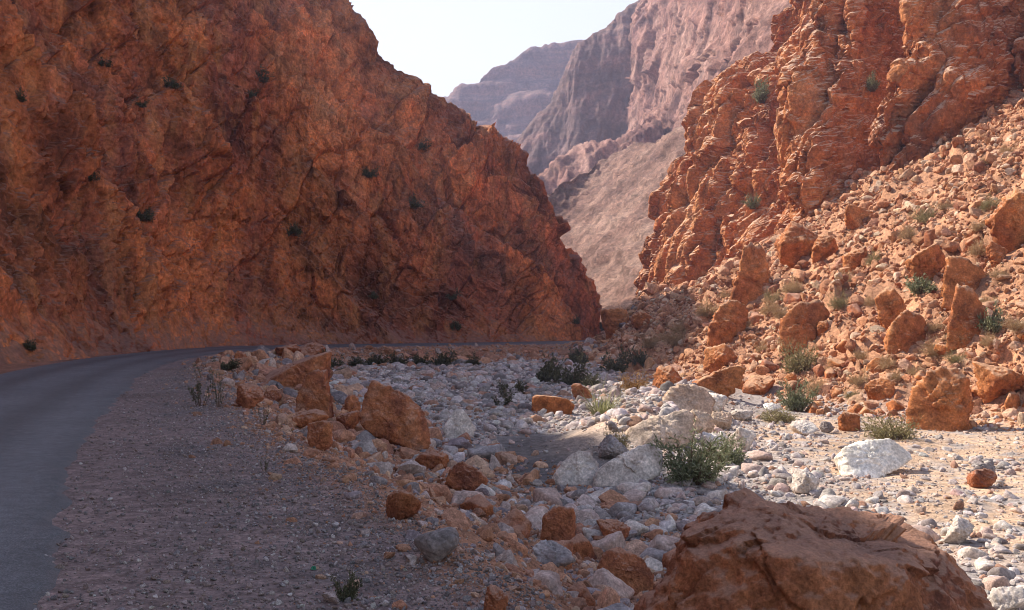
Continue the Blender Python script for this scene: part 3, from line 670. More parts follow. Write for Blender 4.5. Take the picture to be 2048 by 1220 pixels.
for i, (bx, lab, m) in enumerate([((1376, 818, 1432, 872), 'tan leaning boulder topmost in the heap above the oleander', M_tan), ((1424, 822, 1468, 860), 'dark sided brown rock in the heap above the oleander', M_tan),
        ((1398, 786, 1466, 830), 'pale layered rock crowning the heap above the oleander', M_pale), ((1466, 852, 1512, 906), 'tall pinkish stone just right of the oleander bush', M_pale), ((1586, 842, 1640, 870), 'oblong pink brick shaped stone at the sand edge', M_pale),
        ((1462, 820, 1510, 842), 'flat pale stone between the heap and the small white stone', M_pale), ((1640, 842, 1668, 866), 'grey angular stone next to the oblong pink stone', M_grey), ((1398, 865, 1450, 905), 'light grey stone behind the oleander bush', M_pale)]):
    boulder('boulder', lab, bx, m, depth=0.8, seed=60+i)
boulder('white_stone', 'small round white stone among the heap above the oleander', (1434, 860, 1458, 876), M_white, depth=0.8, seed=70, cat='stone', p=8, rough=0.02)
boulder('white_stone', 'small flat bright white stone below the green slope shrubs', (1528, 806, 1566, 826), M_white, depth=0.8, seed=71, cat='stone', p=8, rough=0.03)
# on the sunlit scree
SL = [((1448, 484, 1548, 612), 'tall leaning dark red slab standing on the scree below the cliff', [(-.5, -.2, 0), (.25, -.3, .05), (.5, .2, .25), (.46, 0, .80), (.30, .1, .98), (.12, 0, 1.0), (-.05, -.1, .93), (-.12, -.25, .75), (-.35, -.3, .15), (.1, .5, .5), (-.3, .3, .1), (.35, -.25, .5)], 0.5, 20),
      ((1416, 596, 1500, 690), 'jagged red outcrop below the tall leaning slab', [(-.5, -.2, 0), (.3, -.3, .1), (-.4, -.2, .55), (-.1, -.1, .95), (.3, 0, 1.0), (.5, .1, .8), (.1, -.35, .3), (.4, .4, .4), (-.4, .4, .3)], 0.7, 16),
      ((1564, 600, 1672, 690), 'tilted humped red boulder in the middle of the scree', [(-.5, -.2, 0), (-.45, 0, .6), (-.15, 0, .95), (.25, 0, 1.0), (.5, 0, .7), (.35, -.1, .5), (0, -.35, .2), (-.3, -.4, 0), (.3, .5, .5), (-.3, .5, .3)], 0.7, 16),
      ((1776, 618, 1872, 704), 'rounded layered boulder cluster above the dry shrubs', [(-.5, -.2, .2), (-.35, -.2, .7), (0, 0, 1.0), (.4, 0, .85), (.5, 0, .4), (.3, -.3, 0), (-.2, -.4, 0), (.2, .5, .5), (-.4, .4, .3)], 0.8, 9),
      ((1754, 575, 1820, 650), 'shaded stacked slabs above the rounded layered cluster', None, 0.7, 14),
      ((1888, 508, 1996, 600), 'wedge shaped slab with a pointed left crest high on the scree', [(-.5, -.2, 0), (-.42, -.1, .6), (-.32, 0, 1.0), (0, 0, .92), (.5, .1, .55), (.4, -.2, 0), (-.1, -.35, .1), (.3, .5, .4), (-.3, .4, .4)], 0.6, 20),
      ((1896, 562, 1990, 676), 'steep pyramid of grooved rock just below the wedge shaped slab', [(-.5, -.2, 0), (-.3, -.1, .6), (-.18, 0, 1.0), (.12, 0, .92), (.5, .1, .45), (.3, -.3, .1), (-.05, -.4, 0), (.2, .4, .4), (-.3, .4, .2)], 0.7, 18),
      ((1824, 728, 1968, 862), 'big smooth tan boulder with a shaded right flank at the foot of the scree', [(-.5, -.2, 0), (-.46, 0, .35), (-.28, 0, .75), (0, 0, .97), (.15, 0, 1.0), (.38, 0, .82), (.5, .1, .4), (.3, -.3, .0), (0, -.4, .1), (.2, -.25, .6), (.3, .5, .4), (-.3, .4, .4)], 0.8, 14),
      ((1962, 722, 2064, 800), 'dark red square boulder at the right edge beside the big tan one', None, 0.8, 14),
      ((1382, 732, 1496, 790), 'tilted wedge slab with a sunlit top above the pale ledge', [(-.5, -.2, .25), (-.1, -.2, .75), (.3, -.1, 1.0), (.5, 0, .95), (.42, -.2, .45), (.05, -.35, .0), (-.3, -.3, .05), (.4, .5, .7), (-.4, .4, .4)], 0.6, 20),
      ((1412, 688, 1476, 738), 'smooth faced red block directly above the tilted wedge slab', None, 0.8, 16),
      ((1308, 732, 1374, 776), 'upright tan rock left of the tilted wedge slab', None, 0.8, 14),
      ((1484, 752, 1556, 790), 'flat brown rock in shadow right of the tilted wedge slab', None, 0.8, 14),
      ((1636, 640, 1664, 674), 'small pale cube of rock alone on the bare scree', None, 0.9, 16),
      ((1690, 408, 1750, 450), 'overhanging orange rock at the top of the scree', None, 0.8, 16),
      ((1690, 492, 1746, 540), 'bright topped block below the overhanging orange rock', None, 0.8, 16),
      ((1820, 485, 1900, 560), 'weathered outcrop rising in steps left of the wedge slab', None, 0.7, 12),
      ((1990, 380, 2080, 500), 'pale smooth rock face high at the right edge', None, 0.7, 12),
      ((1560, 440, 1650, 520), 'knobbly red outcrop between the slab and the cliff foot', None, 0.7, 12),
      ((1630, 470, 1690, 525), 'square orange block at the cliff foot beside the knobbly outcrop', None, 0.8, 16),
      ((1978, 480, 2024, 525), 'narrow upright red rock above the wedge slab', None, 0.8, 16),
      ((1570, 745, 1600, 775), 'little red rock under the green slope shrub', None, 0.8, 16),
      ((1735, 755, 1790, 800), 'pair of touching red rocks low on the scree', None, 0.8, 16),
      ((1680, 825, 1722, 862), 'reddish standing stone near the cushion shrub', None, 0.8, 16),
      ((1200, 610, 1262, 668), 'sunlit broken rock at the left tip of the scree', None, 0.8, 14),
      ((1262, 620, 1310, 655), 'square cut rock on the left tip of the scree', None, 0.8, 18)]
for i, (bx, lab, pts, dep, p) in enumerate(SL):
    boulder('boulder', lab, bx, M_slope, pts, depth=dep, rough=0.046, p=p*2, seed=100+i, sub=5, sink=0.22)

SHORT = [('huge dark red', 'huge crested boulder'), ('rust orange boulder', 'leaning rust boulder'), ('tall squared red', 'tall squared block'), ('long tilted slab', 'long tilted slab'), ('split red rock', 'split red rock'), ('bright orange rock', 'tipped orange rock'),
         ('rounded pinkish', 'half sunk pinkish boulder'), ('smooth dark grey', 'smooth dark grey boulder'), ('squared orange', 'squared orange block'), ('angular red block', 'angular red block'), ('pale pink boulder', 'pale pink boulder'), ('long brown block', 'long brown block'),
         ('pale grey flat', 'pale flat boulder'), ('long pale sloping', 'sloping ledge rock'), ('white boulder', 'white boulder'), ('pale cracked', 'pale cracked rock'), ('reddish brown block', 'capped reddish block'), ('tall leaning dark', 'tall leaning slab'), ('tilted humped', 'humped red boulder'),
         ('rounded layered', 'layered boulder cluster'), ('wedge shaped', 'wedge shaped slab'), ('steep pyramid', 'grooved rock pyramid'), ('big smooth tan', 'big tan boulder'), ('tilted wedge', 'tilted wedge slab'), ('jagged red', 'jagged red outcrop'), ('overhanging orange', 'overhanging orange rock'), ('knobbly red', 'knobbly red outcrop')]
MARKS = [(sh, u, v) for lab, u, v in NAMED for pre, sh in SHORT if lab.startswith(pre)]
ORD = ['nearest']+[w+' nearest' for w in 'second third fourth fifth sixth seventh eighth ninth tenth eleventh twelfth thirteenth fourteenth fifteenth sixteenth seventeenth eighteenth nineteenth twentieth twenty-first twenty-second twenty-third twenty-fourth twenty-fifth twenty-sixth'.split()]
def place_labels(items, noun):
    """items = (object, colour word): say which boulder each lies beside and how near it is among its like"""
    by = {}
    for o, word in items:
        x, y, z = o.location; u, v = 1024+F*x/y, HOR-F*(z-EYE[2])/y
        sh, mu, mv = min(MARKS, key=lambda m: math.hypot(m[1]-u, 1.6*(m[2]-v)))
        du, dv = u-mu, 1.6*(v-mv)
        rel = ('right of' if du > 0 else 'left of') if abs(du) > abs(dv) else ('in front of' if dv > 0 else 'behind')
        by.setdefault((word, rel, sh), []).append((math.hypot(du, dv), o))
    for (word, rel, sh), L in by.items():
        for k, (_, o) in enumerate(sorted(L, key=lambda t: t[0])):
            o['label'] = f"{ORD[min(k, len(ORD)-1)]} {word} {noun} {rel} the {sh}"

# ---- loose stones: the largest are objects of their own, the rest one mass
def stone_templates(n, sub, p, rough, flat, seed):
    out = []
    for i in range(n):
        rs = np.random.RandomState(seed+i)
        P, Fc = rock_shape(random_hull(rs, 12, flat), sub, p, rough, seed+i); out.append((P-P.mean(0), Fc))
    return out

def rot_matrices(rs, n, lean):
    a = rs.rand(n)*2*np.pi; b = rs.normal(size=n)*lean; c = rs.normal(size=n)*lean
    ca, sa, cb, sb, cc, sc_ = np.cos(a), np.sin(a), np.cos(b), np.sin(b), np.cos(c), np.sin(c)
    o, z = np.ones(n), np.zeros(n)
    Rz = np.stack([ca, -sa, z, sa, ca, z, z, z, o], 1).reshape(-1, 3, 3)
    Rx = np.stack([o, z, z, z, cb, -sb, z, sb, cb], 1).reshape(-1, 3, 3)
    Ry = np.stack([cc, z, sc_, z, o, z, -sc_, z, cc], 1).reshape(-1, 3, 3)
    return Rz@Rx@Ry, np.stack([b, c, a], 1)

def mass_nodes(name, coll):
    """geometry nodes: one stone of the collection on every point, turned, sized and tinted by the point's attributes"""
    g = bpy.data.node_groups.new(name, 'GeometryNodeTree')
    g.interface.new_socket('Geometry', in_out='INPUT', socket_type='NodeSocketGeometry'); g.interface.new_socket('Geometry', in_out='OUTPUT', socket_type='NodeSocketGeometry')
    nd = g.nodes; gi = nd.new('NodeGroupInput'); go = nd.new('NodeGroupOutput'); iop = nd.new('GeometryNodeInstanceOnPoints')
    ci = nd.new('GeometryNodeCollectionInfo'); ci.inputs['Collection'].default_value = coll; ci.inputs['Separate Children'].default_value = True; ci.inputs['Reset Children'].default_value = True
    def attr(n, t): q = nd.new('GeometryNodeInputNamedAttribute'); q.data_type = t; q.inputs['Name'].default_value = n; return q.outputs['Attribute']
    e2r = nd.new('FunctionNodeEulerToRotation')
    L = g.links.new
    L(gi.outputs[0], iop.inputs['Points']); L(ci.outputs[0], iop.inputs['Instance']); iop.inputs['Pick Instance'].default_value = True
    L(attr('pick', 'INT'), iop.inputs['Instance Index']); L(attr('turn', 'FLOAT_VECTOR'), e2r.inputs[0]); L(e2r.outputs[0], iop.inputs['Rotation'])
    L(attr('size', 'FLOAT'), iop.inputs['Scale']); L(iop.outputs[0], go.inputs[0])
    return g

_coll = {}
def template_collection(name, T, smooth_shade, mat):
    if name not in _coll:
        c = bpy.data.collections.new(name)
        for P, Fc in T:
            c.objects.link(bpy.data.objects.new(name, mesh_from(name, P, Fc, smooth_shade, mat)))
        _coll[name] = c
    return _coll[name]

class Mass:
    def __init__(s): s.a = []
    def add(s, k0, T, pos, size, eul, cols, rs):
        s.a.append((pos, size, eul, cols, k0+rs.randint(len(T), size=len(pos))))
    def build(s, name, coll, label, cat):
        pos, size, eul, cols, pick = [np.concatenate(q) for q in zip(*s.a)]
        me = bpy.data.meshes.new(name); me.vertices.add(len(pos)); me.vertices.foreach_set('co', np.ascontiguousarray(pos, np.float32).ravel())
        def put(n, t, key, v): me.attributes.new(n, t, 'POINT').data.foreach_set(key, np.ascontiguousarray(v).ravel())
        put('size', 'FLOAT', 'value', size.astype(np.float32)); put('turn', 'FLOAT_VECTOR', 'vector', eul.astype(np.float32)); put('pick', 'INT', 'value', pick.astype(np.int32))
        put('tint', 'FLOAT_COLOR', 'color', np.concatenate([cols, np.ones((len(cols), 1))], 1).astype(np.float32))
        o = link(name, me); md = o.modifiers.new('stones', 'NODES'); md.node_group = mass_nodes(name, coll)
        return tag(o, label, cat, None, 'stuff')

def palette(rs, n, cols, w):
    c = np.array(cols)[rs.choice(len(cols), size=n, p=np.array(w)/sum(w))]
    return c*(0.8+0.45*rs.rand(n, 1))*(1+0.02*rs.normal(size=(n, 3)))

def in_view(x, y, m=0.16): return (y > 4.5) & (np.abs(x/np.maximum(y, .1)) < 0.5144+m)

def scatter(rs, n, x0, x1, y0, y1, keep, dens_pow=1.0):
    y = y0+(y1-y0)*rs.rand(n)**dens_pow; x = x0+(x1-x0)*rs.rand(n)
    m = in_view(x, y); x, y = x[m], y[m]
    m = keep(x, y); x, y = x[m], y[m]
    return x, y

def clear_of_big(x, y):
    ok = np.ones(len(x), bool)
    for bx, by, r in BIG: ok &= np.hypot(x-bx, y-by) > r*0.75
    return ok

def zone(name, single, label, group, x, y, size, cols, T_hi, T_lo, rs, n_single, mat, mat_single, lean, sink, smooth_shade, mass_label, cat='stone', far_d=35):
    ok = clear_of_big(x, y) | (size < 0.12); x, y, size, cols = x[ok], y[ok], size[ok], cols[ok]
    z = ground_z(x, y); order = np.argsort(-(size/np.maximum(y, 5)))
    rot, eul = rot_matrices(rs, len(x), lean)
    pos = np.stack([x, y, z+size*sink], 1)
    big, rest = order[:n_single], order[n_single:]
    meshes = []
    for P, Fc in T_hi:
        for m in mat_single: meshes.append(mesh_from(single, P, Fc, True, m))
    made = []
    for i in big:
        o = link(single, meshes[rs.randint(len(meshes))], None, tuple(pos[i])); o.scale = (size[i],)*3
        o.rotation_euler = tuple(eul[i]); tag(o, label, cat, group); made.append((o, WORD[o.data.materials[0].name]))
    place_labels(made, label)
    M = Mass(); M.add(0, T_lo, pos[rest], size[rest], eul[rest], cols[rest], rs)
    return M.build(name, template_collection('loose_round' if smooth_shade else 'loose_sharp', T_lo, smooth_shade, mat), mass_label, cat)

rs = np.random.RandomState(21)
WORD = dict(pale_limestone='pale', grey_stone='grey', pink_stone='pinkish', red_boulder_rock='rusty', orange_boulder_rock='orange')
ROUND_HI = stone_templates(9, 4, 11, 0.035, 0.70, 300); ROUND_LO = stone_templates(26, 3, 10, 0.045, 0.66, 320)
ANG_HI = stone_templates(9, 4, 28, 0.04, 0.80, 400); ANG_LO = stone_templates(24, 3, 22, 0.045, 0.78, 420)
PALE_C = [(0.49, 0.425, 0.395), (0.34, 0.295, 0.275), (0.45, 0.33, 0.28), (0.22, 0.185, 0.175), (0.37, 0.21, 0.145)]
RUST_C = [(0.42, 0.22, 0.135), (0.33, 0.165, 0.105), (0.40, 0.31, 0.27), (0.24, 0.20, 0.195), (0.46, 0.29, 0.20)]
TAN_C = [(0.46, 0.235, 0.13), (0.37, 0.165, 0.085), (0.50, 0.30, 0.19), (0.26, 0.115, 0.068), (0.48, 0.34, 0.24)]

def size_law(n, lo, hi, a): return lo*(1-rs.rand(n)*(1-(lo/hi)**a))**(-1.0/a)
# stream bed
def keep_bed(x, y): return (line_dist(x, y, EDGE) > 4.9+0.5*rs.normal(size=len(x))) & (line_dist(x, y, TOE) < 0.5) & ~((np.hypot((x-0.8)/2.0, (y-26.5)/5.6) < 1) & (rs.rand(len(x)) < .95)) & ((x+rs.normal(size=len(x))*1.5 < 6.8) | (rs.rand(len(x)) < np.clip(0.12+1.1*fbm(np.stack([x/3, y/3, 0*x], 1), 2, off=6), 0.03, 0.8)))
x1, y1 = scatter(rs, 80000, -16, 26, 9, 82, keep_bed, 1.25)
s1 = size_law(len(x1), 0.12, 1.0, 1.65)*np.where(y1 > 40, 1.25, 1.0)
s1 = np.where((x1 > 7), np.minimum(s1, 0.45), s1)
zone('river_stones', 'river_stone', 'river stone', 'larger stones of the stream bed', x1, y1, s1, palette(rs, len(x1), PALE_C, [4, 3, 2.5, 1.5, .8]), ROUND_HI, ROUND_LO, rs, 120, M_stone, [M_pale, M_pale, M_grey, M_pale2], 0.25, 0.03, True, 'mass of pale rounded stones covering the stream bed')
# bank rubble
def keep_bank(x, y):
    d = line_dist(x, y, EDGE); return (d > -0.2+0.5*rs.normal(size=len(x))) & (d < 6.5+0.8*rs.normal(size=len(x)))
x2, y2 = scatter(rs, 260000, -19, 14, 4.6, 90, keep_bank, 2.3)
d2 = line_dist(x2, y2, EDGE)
s2 = size_law(len(x2), 0.045, 0.75, 2.1)*np.clip(0.45+0.26*d2, 0.4, 1.3)*np.clip(0.6+y2/28, 0.75, 2.2)
zone('bank_rubble', 'bank_rock', 'bank rubble rock', 'larger rocks of the rubble bank', x2, y2, s2, palette(rs, len(x2), RUST_C, [4, 3, 2, 1.5, 2]), ANG_HI, ANG_LO, rs, 95, M_stone, [M_boulder, M_boulder, M_grey, M_pale2], 0.5, 0.04, False, 'mass of broken rusty rubble on the road bank')
# scree
def keep_scree(x, y): d = line_dist(x, y, TOE); return (d > -0.6+0.6*rs.normal(size=len(x))) & (d < 34)
x3, y3 = scatter(rs, 230000, 4, 48, 20, 104, keep_scree, 1.1)
s3 = size_law(len(x3), 0.15, 1.4, 1.85)*np.clip(0.6+y3/110, 0.7, 1.4)
dn3 = fbm(np.stack([x3/4, y3/4, 0*x3], 1), 3, off=13); kk = rs.rand(len(x3)) < np.clip(0.6+1.3*dn3, 0.15, 1)
x3, y3, s3 = x3[kk], y3[kk], s3[kk]
zone('scree_rubble', 'scree_rock', 'scree rock', 'larger rocks of the scree slope', x3, y3, s3, palette(rs, len(x3), TAN_C, [4, 3, 3, 1.5, 1.2]), ANG_HI, ANG_LO, rs, 85, M_stone, [M_slope, M_slope, M_boulder], 0.6, -0.02, False, 'mass of broken orange rock covering the scree slope')
# fine stones on sand and shoulder
def keep_sand(x, y): return (line_dist(x, y, EDGE) > 5.0) & (line_dist(x, y, TOE) < 0.3)
x4, y4 = scatter(rs, 16000, 2, 24, 11, 40, keep_sand, 1.3)
M = Mass(); s4 = size_law(len(x4), 0.035, 0.16, 1.8); _, r4 = rot_matrices(rs, len(x4), 0.4)
M.add(0, ANG_LO, np.stack([x4, y4, ground_z(x4, y4)+s4*0.12], 1), s4, r4, palette(rs, len(x4), PALE_C, [3, 3, 2, 2, 1.5]), rs)
def keep_sh(x, y):
    d = line_dist(x, y, EDGE); r_ = line_dist(x, y, ROAD_R); return (d < 0.8) & (r_ > -0.45+0.35*rs.rand(len(x))) & (rs.rand(len(x)) < np.clip(0.3+0.25*(d+2.2)+0.5*fbm(np.stack([x/1.1, y/1.1, 0*x], 1), 3), 0.05, 1))
x5, y5 = scatter(rs, 260000, -14, 1, 4.6, 46, keep_sh, 2.6)
s5 = size_law(len(x5), 0.018, 0.085, 2.0); _, r5 = rot_matrices(rs, len(x5), 0.4)
M.add(0, ANG_LO, np.stack([x5, y5, ground_z(x5, y5)+s5*0.15], 1), s5, r5, palette(rs, len(x5), [(0.34, 0.275, 0.255), (0.26, 0.195, 0.17), (0.20, 0.175, 0.17), (0.46, 0.41, 0.385)], [3, 3, 3, 1]), rs)
M.build('gravel', template_collection('loose_sharp', ANG_LO, False, M_stone), 'fine loose gravel scattered over shoulder and sand', 'gravel')
print('stones', len(x1), len(x2), len(x3), len(x4), len(x5))

# ------------------------------------------------------------------ shrubs
def leaf_mat(name, stops, trans=0.25):
    m, nt, b = new_mat(name)
    oi = N(nt, 'ShaderNodeObjectInfo'); geo = N(nt, 'ShaderNodeNewGeometry')
    r = math_n(nt, 'FRACT', math_n(nt, 'ADD', geo.outputs['Random Per Island'], math_n(nt, 'MULTIPLY', oi.outputs['Random'], 0.35)))
    c = ramp_n(nt, r, stops); nt.links.new(c, b.inputs['Base Color']); b.inputs['Roughness'].default_value = 0.6
    t = N(nt, 'ShaderNodeBsdfTranslucent'); nt.links.new(c, t.inputs['Color'])
    mx = N(nt, 'ShaderNodeMixShader'); mx.inputs[0].default_value = trans
    nt.links.new(b.outputs[0], mx.inputs[1]); nt.links.new(t.outputs[0], mx.inputs[2]); nt.links.new(mx.outputs[0], nt.nodes['Material Output'].inputs['Surface'])
    return m
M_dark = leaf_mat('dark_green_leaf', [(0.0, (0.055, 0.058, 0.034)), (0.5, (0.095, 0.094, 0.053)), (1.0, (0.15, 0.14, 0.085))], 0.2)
M_green = leaf_mat('oleander_leaf', [(0.0, (0.10, 0.115, 0.055)), (0.5, (0.20, 0.215, 0.115)), (1.0, (0.33, 0.34, 0.21))])
M_dry = leaf_mat('dry_straw', [(0.0, (0.26, 0.165, 0.085)), (0.5, (0.40, 0.27, 0.145)), (1.0, (0.52, 0.38, 0.22))])
M_olive = leaf_mat('olive_scrub', [(0.0, (0.15, 0.13, 0.055)), (0.5, (0.25, 0.21, 0.10)), (1.0, (0.36, 0.31, 0.16))])
M_rusty = leaf_mat('rusty_scrub', [(0.0, (0.22, 0.10, 0.03)), (0.5, (0.36, 0.19, 0.06)), (1.0, (0.45, 0.29, 0.11))])
M_grass = leaf_mat('grass_blade', [(0.0, (0.14, 0.15, 0.06)), (0.5, (0.28, 0.28, 0.13)), (1.0, (0.45, 0.42, 0.24))])
M_twig, _nt, _b = new_mat('twig_bark'); _b.inputs['Base Color'].default_value = (0.13, 0.085, 0.055, 1)

def shrub_meshes(kind, seed):
    """unit shrub, one metre wide: (branches, foliage)"""
    rs = np.random.RandomState(seed)
    par = dict(leafy=(46, 0.80, 46, 0.085, 0.024, 0.95), dark=(34, 0.62, 30, 0.085, 0.040, 1.1), dry=(95, 0.52, 7, 0.10, 0.011, 1.0), cushion=(70, 0.40, 22, 0.060, 0.013, 1.1), grass=(150, 0.72, 0, 0, 0, 0.8), spindly=(9, 1.25, 26, 0.10, 0.03, 0.6))[kind]
    ns, hgt, nl, ll, lw, spread = par
    BV, BF, LV, LF = [], [], [], []
    def tube(pts, r0):
        n0 = sum(len(v) for v in BV); ring = []
        for i, p in enumerate(pts):
            r = r0*(1-0.8*i/(len(pts)-1))
            ring.append(p+r*np.array([[1, 0, 0], [-.5, .87, 0], [-.5, -.87, 0]]))
        BV.append(np.concatenate(ring))
        for i in range(len(pts)-1):
            for k in range(3): a = n0+i*3+k; b = n0+i*3+(k+1) % 3; BF.append((a, b, b+3, a+3))
    def leaf(c, d, L, w):
        d = d/np.linalg.norm(d); s = np.cross(d, rs.normal(size=3)); s /= np.linalg.norm(s)+1e-6
        n0 = sum1[0]; u = np.cross(s, d)*L*0.12
        LV.append(np.array([c, c+d*L*0.45+s*w/2+u, c+d*L, c+d*L*0.45-s*w/2+u])); LF.append((n0, n0+1, n0+2, n0+3)); sum1[0] += 4
    sum1 = [0]
    for i in range(ns):
        a = rs.rand()*2*np.pi; rad = np.sqrt(rs.rand())
        th = rad*spread*(0.9 if kind != 'grass' else 0.9); L = hgt*(1-0.32*rad*rad)*(0.7+0.5*rs.rand())*(0.75+0.35*math.sin(a*2+seed))
        d0 = np.array([math.sin(th)*math.cos(a), math.sin(th)*math.sin(a), math.cos(th)])
        b0 = np.array([math.cos(a), math.sin(a), 0])*rad*0.14
        pts = []; p = b0.copy(); d = d0.copy(); st = 5
        for k in range(st+1):
            pts.append(p.copy()); p = p+d*L/st; d = d+rs.normal(size=3)*0.16+np.array([0, 0, -0.10 if kind in ('grass', 'dry') else 0.03]); d /= np.linalg.norm(d)
        if kind == 'grass':
            w = 0.012
            for k in range(st):
                s = np.array([-math.sin(a), math.cos(a), 0])*w*(1-k/st); s2 = np.array([-math.sin(a), math.cos(a), 0])*w*(1-(k+1)/st)+1e-4
                n0 = sum1[0]; LV.append(np.array([pts[k]-s, pts[k]+s, pts[k+1]+s2, pts[k+1]-s2])); LF.append((n0, n0+1, n0+2, n0+3)); sum1[0] += 4
            if i < 12: tube(np.array(pts[:4])*np.array([1, 1, 0.8]), 0.008)
            continue
        tube(np.array(pts), 0.013 if kind in ('leafy', 'dark', 'spindly') else 0.006)
        pts = np.array(pts)
        for j in range(nl):
            t = 0.18+0.82*rs.rand()**0.75; k = min(int(t*st), st-1); f = t*st-k
            c = pts[k]*(1-f)+pts[k+1]*f+rs.normal(size=3)*(0.035 if kind in ('dark', 'cushion', 'leafy') else 0.015)
            dd = (pts[k+1]-pts[k]); dd = dd/np.linalg.norm(dd)*0.9+rs.normal(size=3)*0.75
            leaf(c, dd, ll*(0.6+0.8*rs.rand()), lw*(0.7+0.6*rs.rand()))
        if kind == 'dry':
            for j in range(5):
                k = 1+rs.randint(st-1); c = pts[k]; dd = (pts[k+1]-pts[k])*6+rs.normal(size=3)*0.45
                leaf(c, dd, 0.16+0.12*rs.rand(), 0.007)
    fm = dict(leafy=M_green, dark=M_dark, dry=M_dry, cushion=M_olive, grass=M_grass, spindly=M_dark)[kind]
    B = mesh_from('branches', np.concatenate(BV), np.array(BF), True, M_dry if kind == 'dry' else M_twig)
    Lm = mesh_from('foliage', np.concatenate(LV), np.array(LF), False, fm)
    ext = np.percentile(np.abs(np.concatenate(LV)[:, :2]), 92)*2; hz = np.percentile(np.concatenate(LV)[:, 2], 97)
    return B, Lm, ext, hz
SHRUB = {k: [shrub_meshes(k, s) for s in seeds] for k, seeds in dict(leafy=(1, 2, 3), dark=(4, 5, 6), dry=(7, 8, 9, 10), cushion=(11, 12), grass=(13, 14), spindly=(15, 16)).items()}
_sv = [0]
def shrub(name, label, kind, pos, width, height=None, cat='shrub', group=None, mat=None, lean=(0, 0)):
    _sv[0] += 1; v = SHRUB[kind][_sv[0] % len(SHRUB[kind])]; B, Lm, ext, hz = v
    r = bpy.data.objects.new(name, None); C.objects.link(r); r.empty_display_size = 0.2
    r.location = (pos[0], pos[1], pos[2]-0.03); sx = width/ext; sz = sx if height is None else height/hz
    r.scale = (sx, sx, sz); r.rotation_euler = (lean[0], lean[1], _sv[0]*2.4)
    if mat:
        key = (Lm.name, mat.name)
        if key not in _mv: m2 = Lm.copy(); m2.materials.clear(); m2.materials.append(mat); _mv[key] = m2
        Lm = _mv[key]
    link('branches', B, r); link('foliage', Lm, r)
    return tag(r, label, cat, group)
_mv = {}
def shrub_at(name, label, kind, box, cat='shrub', group=None, mat=None):
    """box = (left, top, right, bottom) of the shrub in the photo"""
    u0, v0, u1, v1 = box; x, y, z = at((u0+u1)/2, v1-0.12*(v1-v0)); w = (u1-u0)/F*y*0.86
    return shrub(name, label, kind, (x, y, z), w, (v1-v0)/F*y*0.92, cat, group, mat)

shrub_at('oleander_bush', 'large green oleander bush on the border of sun and shade in the stream bed', 'leafy', (1322, 882, 1448, 978), 'bush')
shrub_at('oleander_bush', 'smaller oleander clump joined to the right side of the large oleander', 'leafy', (1418, 880, 1494, 940), 'bush')
shrub_at('scrub_cushion', 'round olive cushion shrub just above the white boulder', 'cushion', (1734, 838, 1832, 884))
shrub_at('scrub_cushion', 'low spreading olive shrub below the small flat white stone', 'cushion', (1518, 820, 1592, 846))
shrub_at('grass_clump', 'pale green grass clump on the left end of the sunlit ledge', 'grass', (1162, 774, 1244, 838), 'grass')
shrub_at('rusty_shrub', 'rusty orange shrub above the pale green grass clump', 'cushion', (1240, 750, 1292, 790), mat=M_rusty)
shrub_at('slope_shrub', 'green and straw coloured shrub in the middle of the scree', 'cushion', (1562, 698, 1628, 756))
shrub_at('slope_shrub', 'bright green leafy shrub at the scree foot above the flat white stone', 'leafy', (1564, 768, 1622, 830), mat=M_green)
shrub_at('slope_shrub', 'dark green shrub in the shade of the wedge slab', 'dark', (1814, 556, 1872, 592), mat=M_green)
shrub_at('slope_shrub', 'dark green shrub at the right side of the grooved pyramid', 'dark', (1960, 622, 2004, 672), mat=M_green)
shrub_at('slope_shrub', 'olive shrub on the dark brown stone at the ledge', 'cushion', (1212, 866, 1258, 914))
shrub_at('verge_plant', 'straggling leafy plant on the gravel verge left of the split red rock', 'spindly', (378, 738, 428, 822), 'plant')
shrub_at('verge_plant', 'narrow leafy plant touching the split red rock on its left', 'spindly', (424, 744, 452, 824), 'plant')
shrub_at('verge_plant', 'low green plant beside the rock splinter on the road bend', 'dark', (428, 722, 474, 744), 'plant')
shrub_at('verge_plant', 'thin weed standing on the gravel left of the broad low red rock', 'spindly', (514, 808, 538, 856), 'plant')
shrub_at('verge_plant', 'thin dark weed alone on the gravel edge halfway to the camera', 'spindly', (520, 904, 540, 948), 'plant')
shrub_at('verge_plant', 'small green weed in the foreground gravel at the bottom edge', 'dark', (672, 1150, 718, 1206), 'plant')
shrub_at('verge_plant', 'tiny green sprig below the broad low red rock', 'dark', (566, 850, 586, 868), 'plant')
for i, bx in enumerate([(640, 710, 684, 744), (696, 716, 736, 738), (728, 712, 776, 736), (778, 708, 816, 732), (826, 710, 858, 734), (866, 706, 904, 736), (930, 712, 962, 734), (656, 736, 684, 750)]):
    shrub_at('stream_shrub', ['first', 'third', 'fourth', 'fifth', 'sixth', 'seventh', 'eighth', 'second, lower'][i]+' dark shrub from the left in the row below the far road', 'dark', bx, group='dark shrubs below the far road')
for bx, lab in [((1070, 722, 1124, 772), 'dark leafy bush at the far right edge of the stream bed'), ((1104, 728, 1172, 778), 'broad dark bush right beside the dark leafy bush at the far bed edge'), ((1158, 752, 1206, 780), 'low dark shrub right of the broad dark bush above the rust rock'), ((1136, 700, 1178, 734), 'dark shrub in shadow at the tip of the scree'), ((1204, 704, 1256, 750), 'dark shrub in the shaded foot of the scree'), ((1186, 636, 1216, 676), 'dark bush in the notch where the cliffs meet'),
                ((1262, 702, 1300, 740), 'shaded shrub at the shadow edge on the scree foot'), ((984, 784, 1030, 818), 'dark shrub standing among the pale stones of the bed'), ((1002, 766, 1046, 794), 'second dark shrub just behind the one among pale stones')]:
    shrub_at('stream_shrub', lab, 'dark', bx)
DRY = []
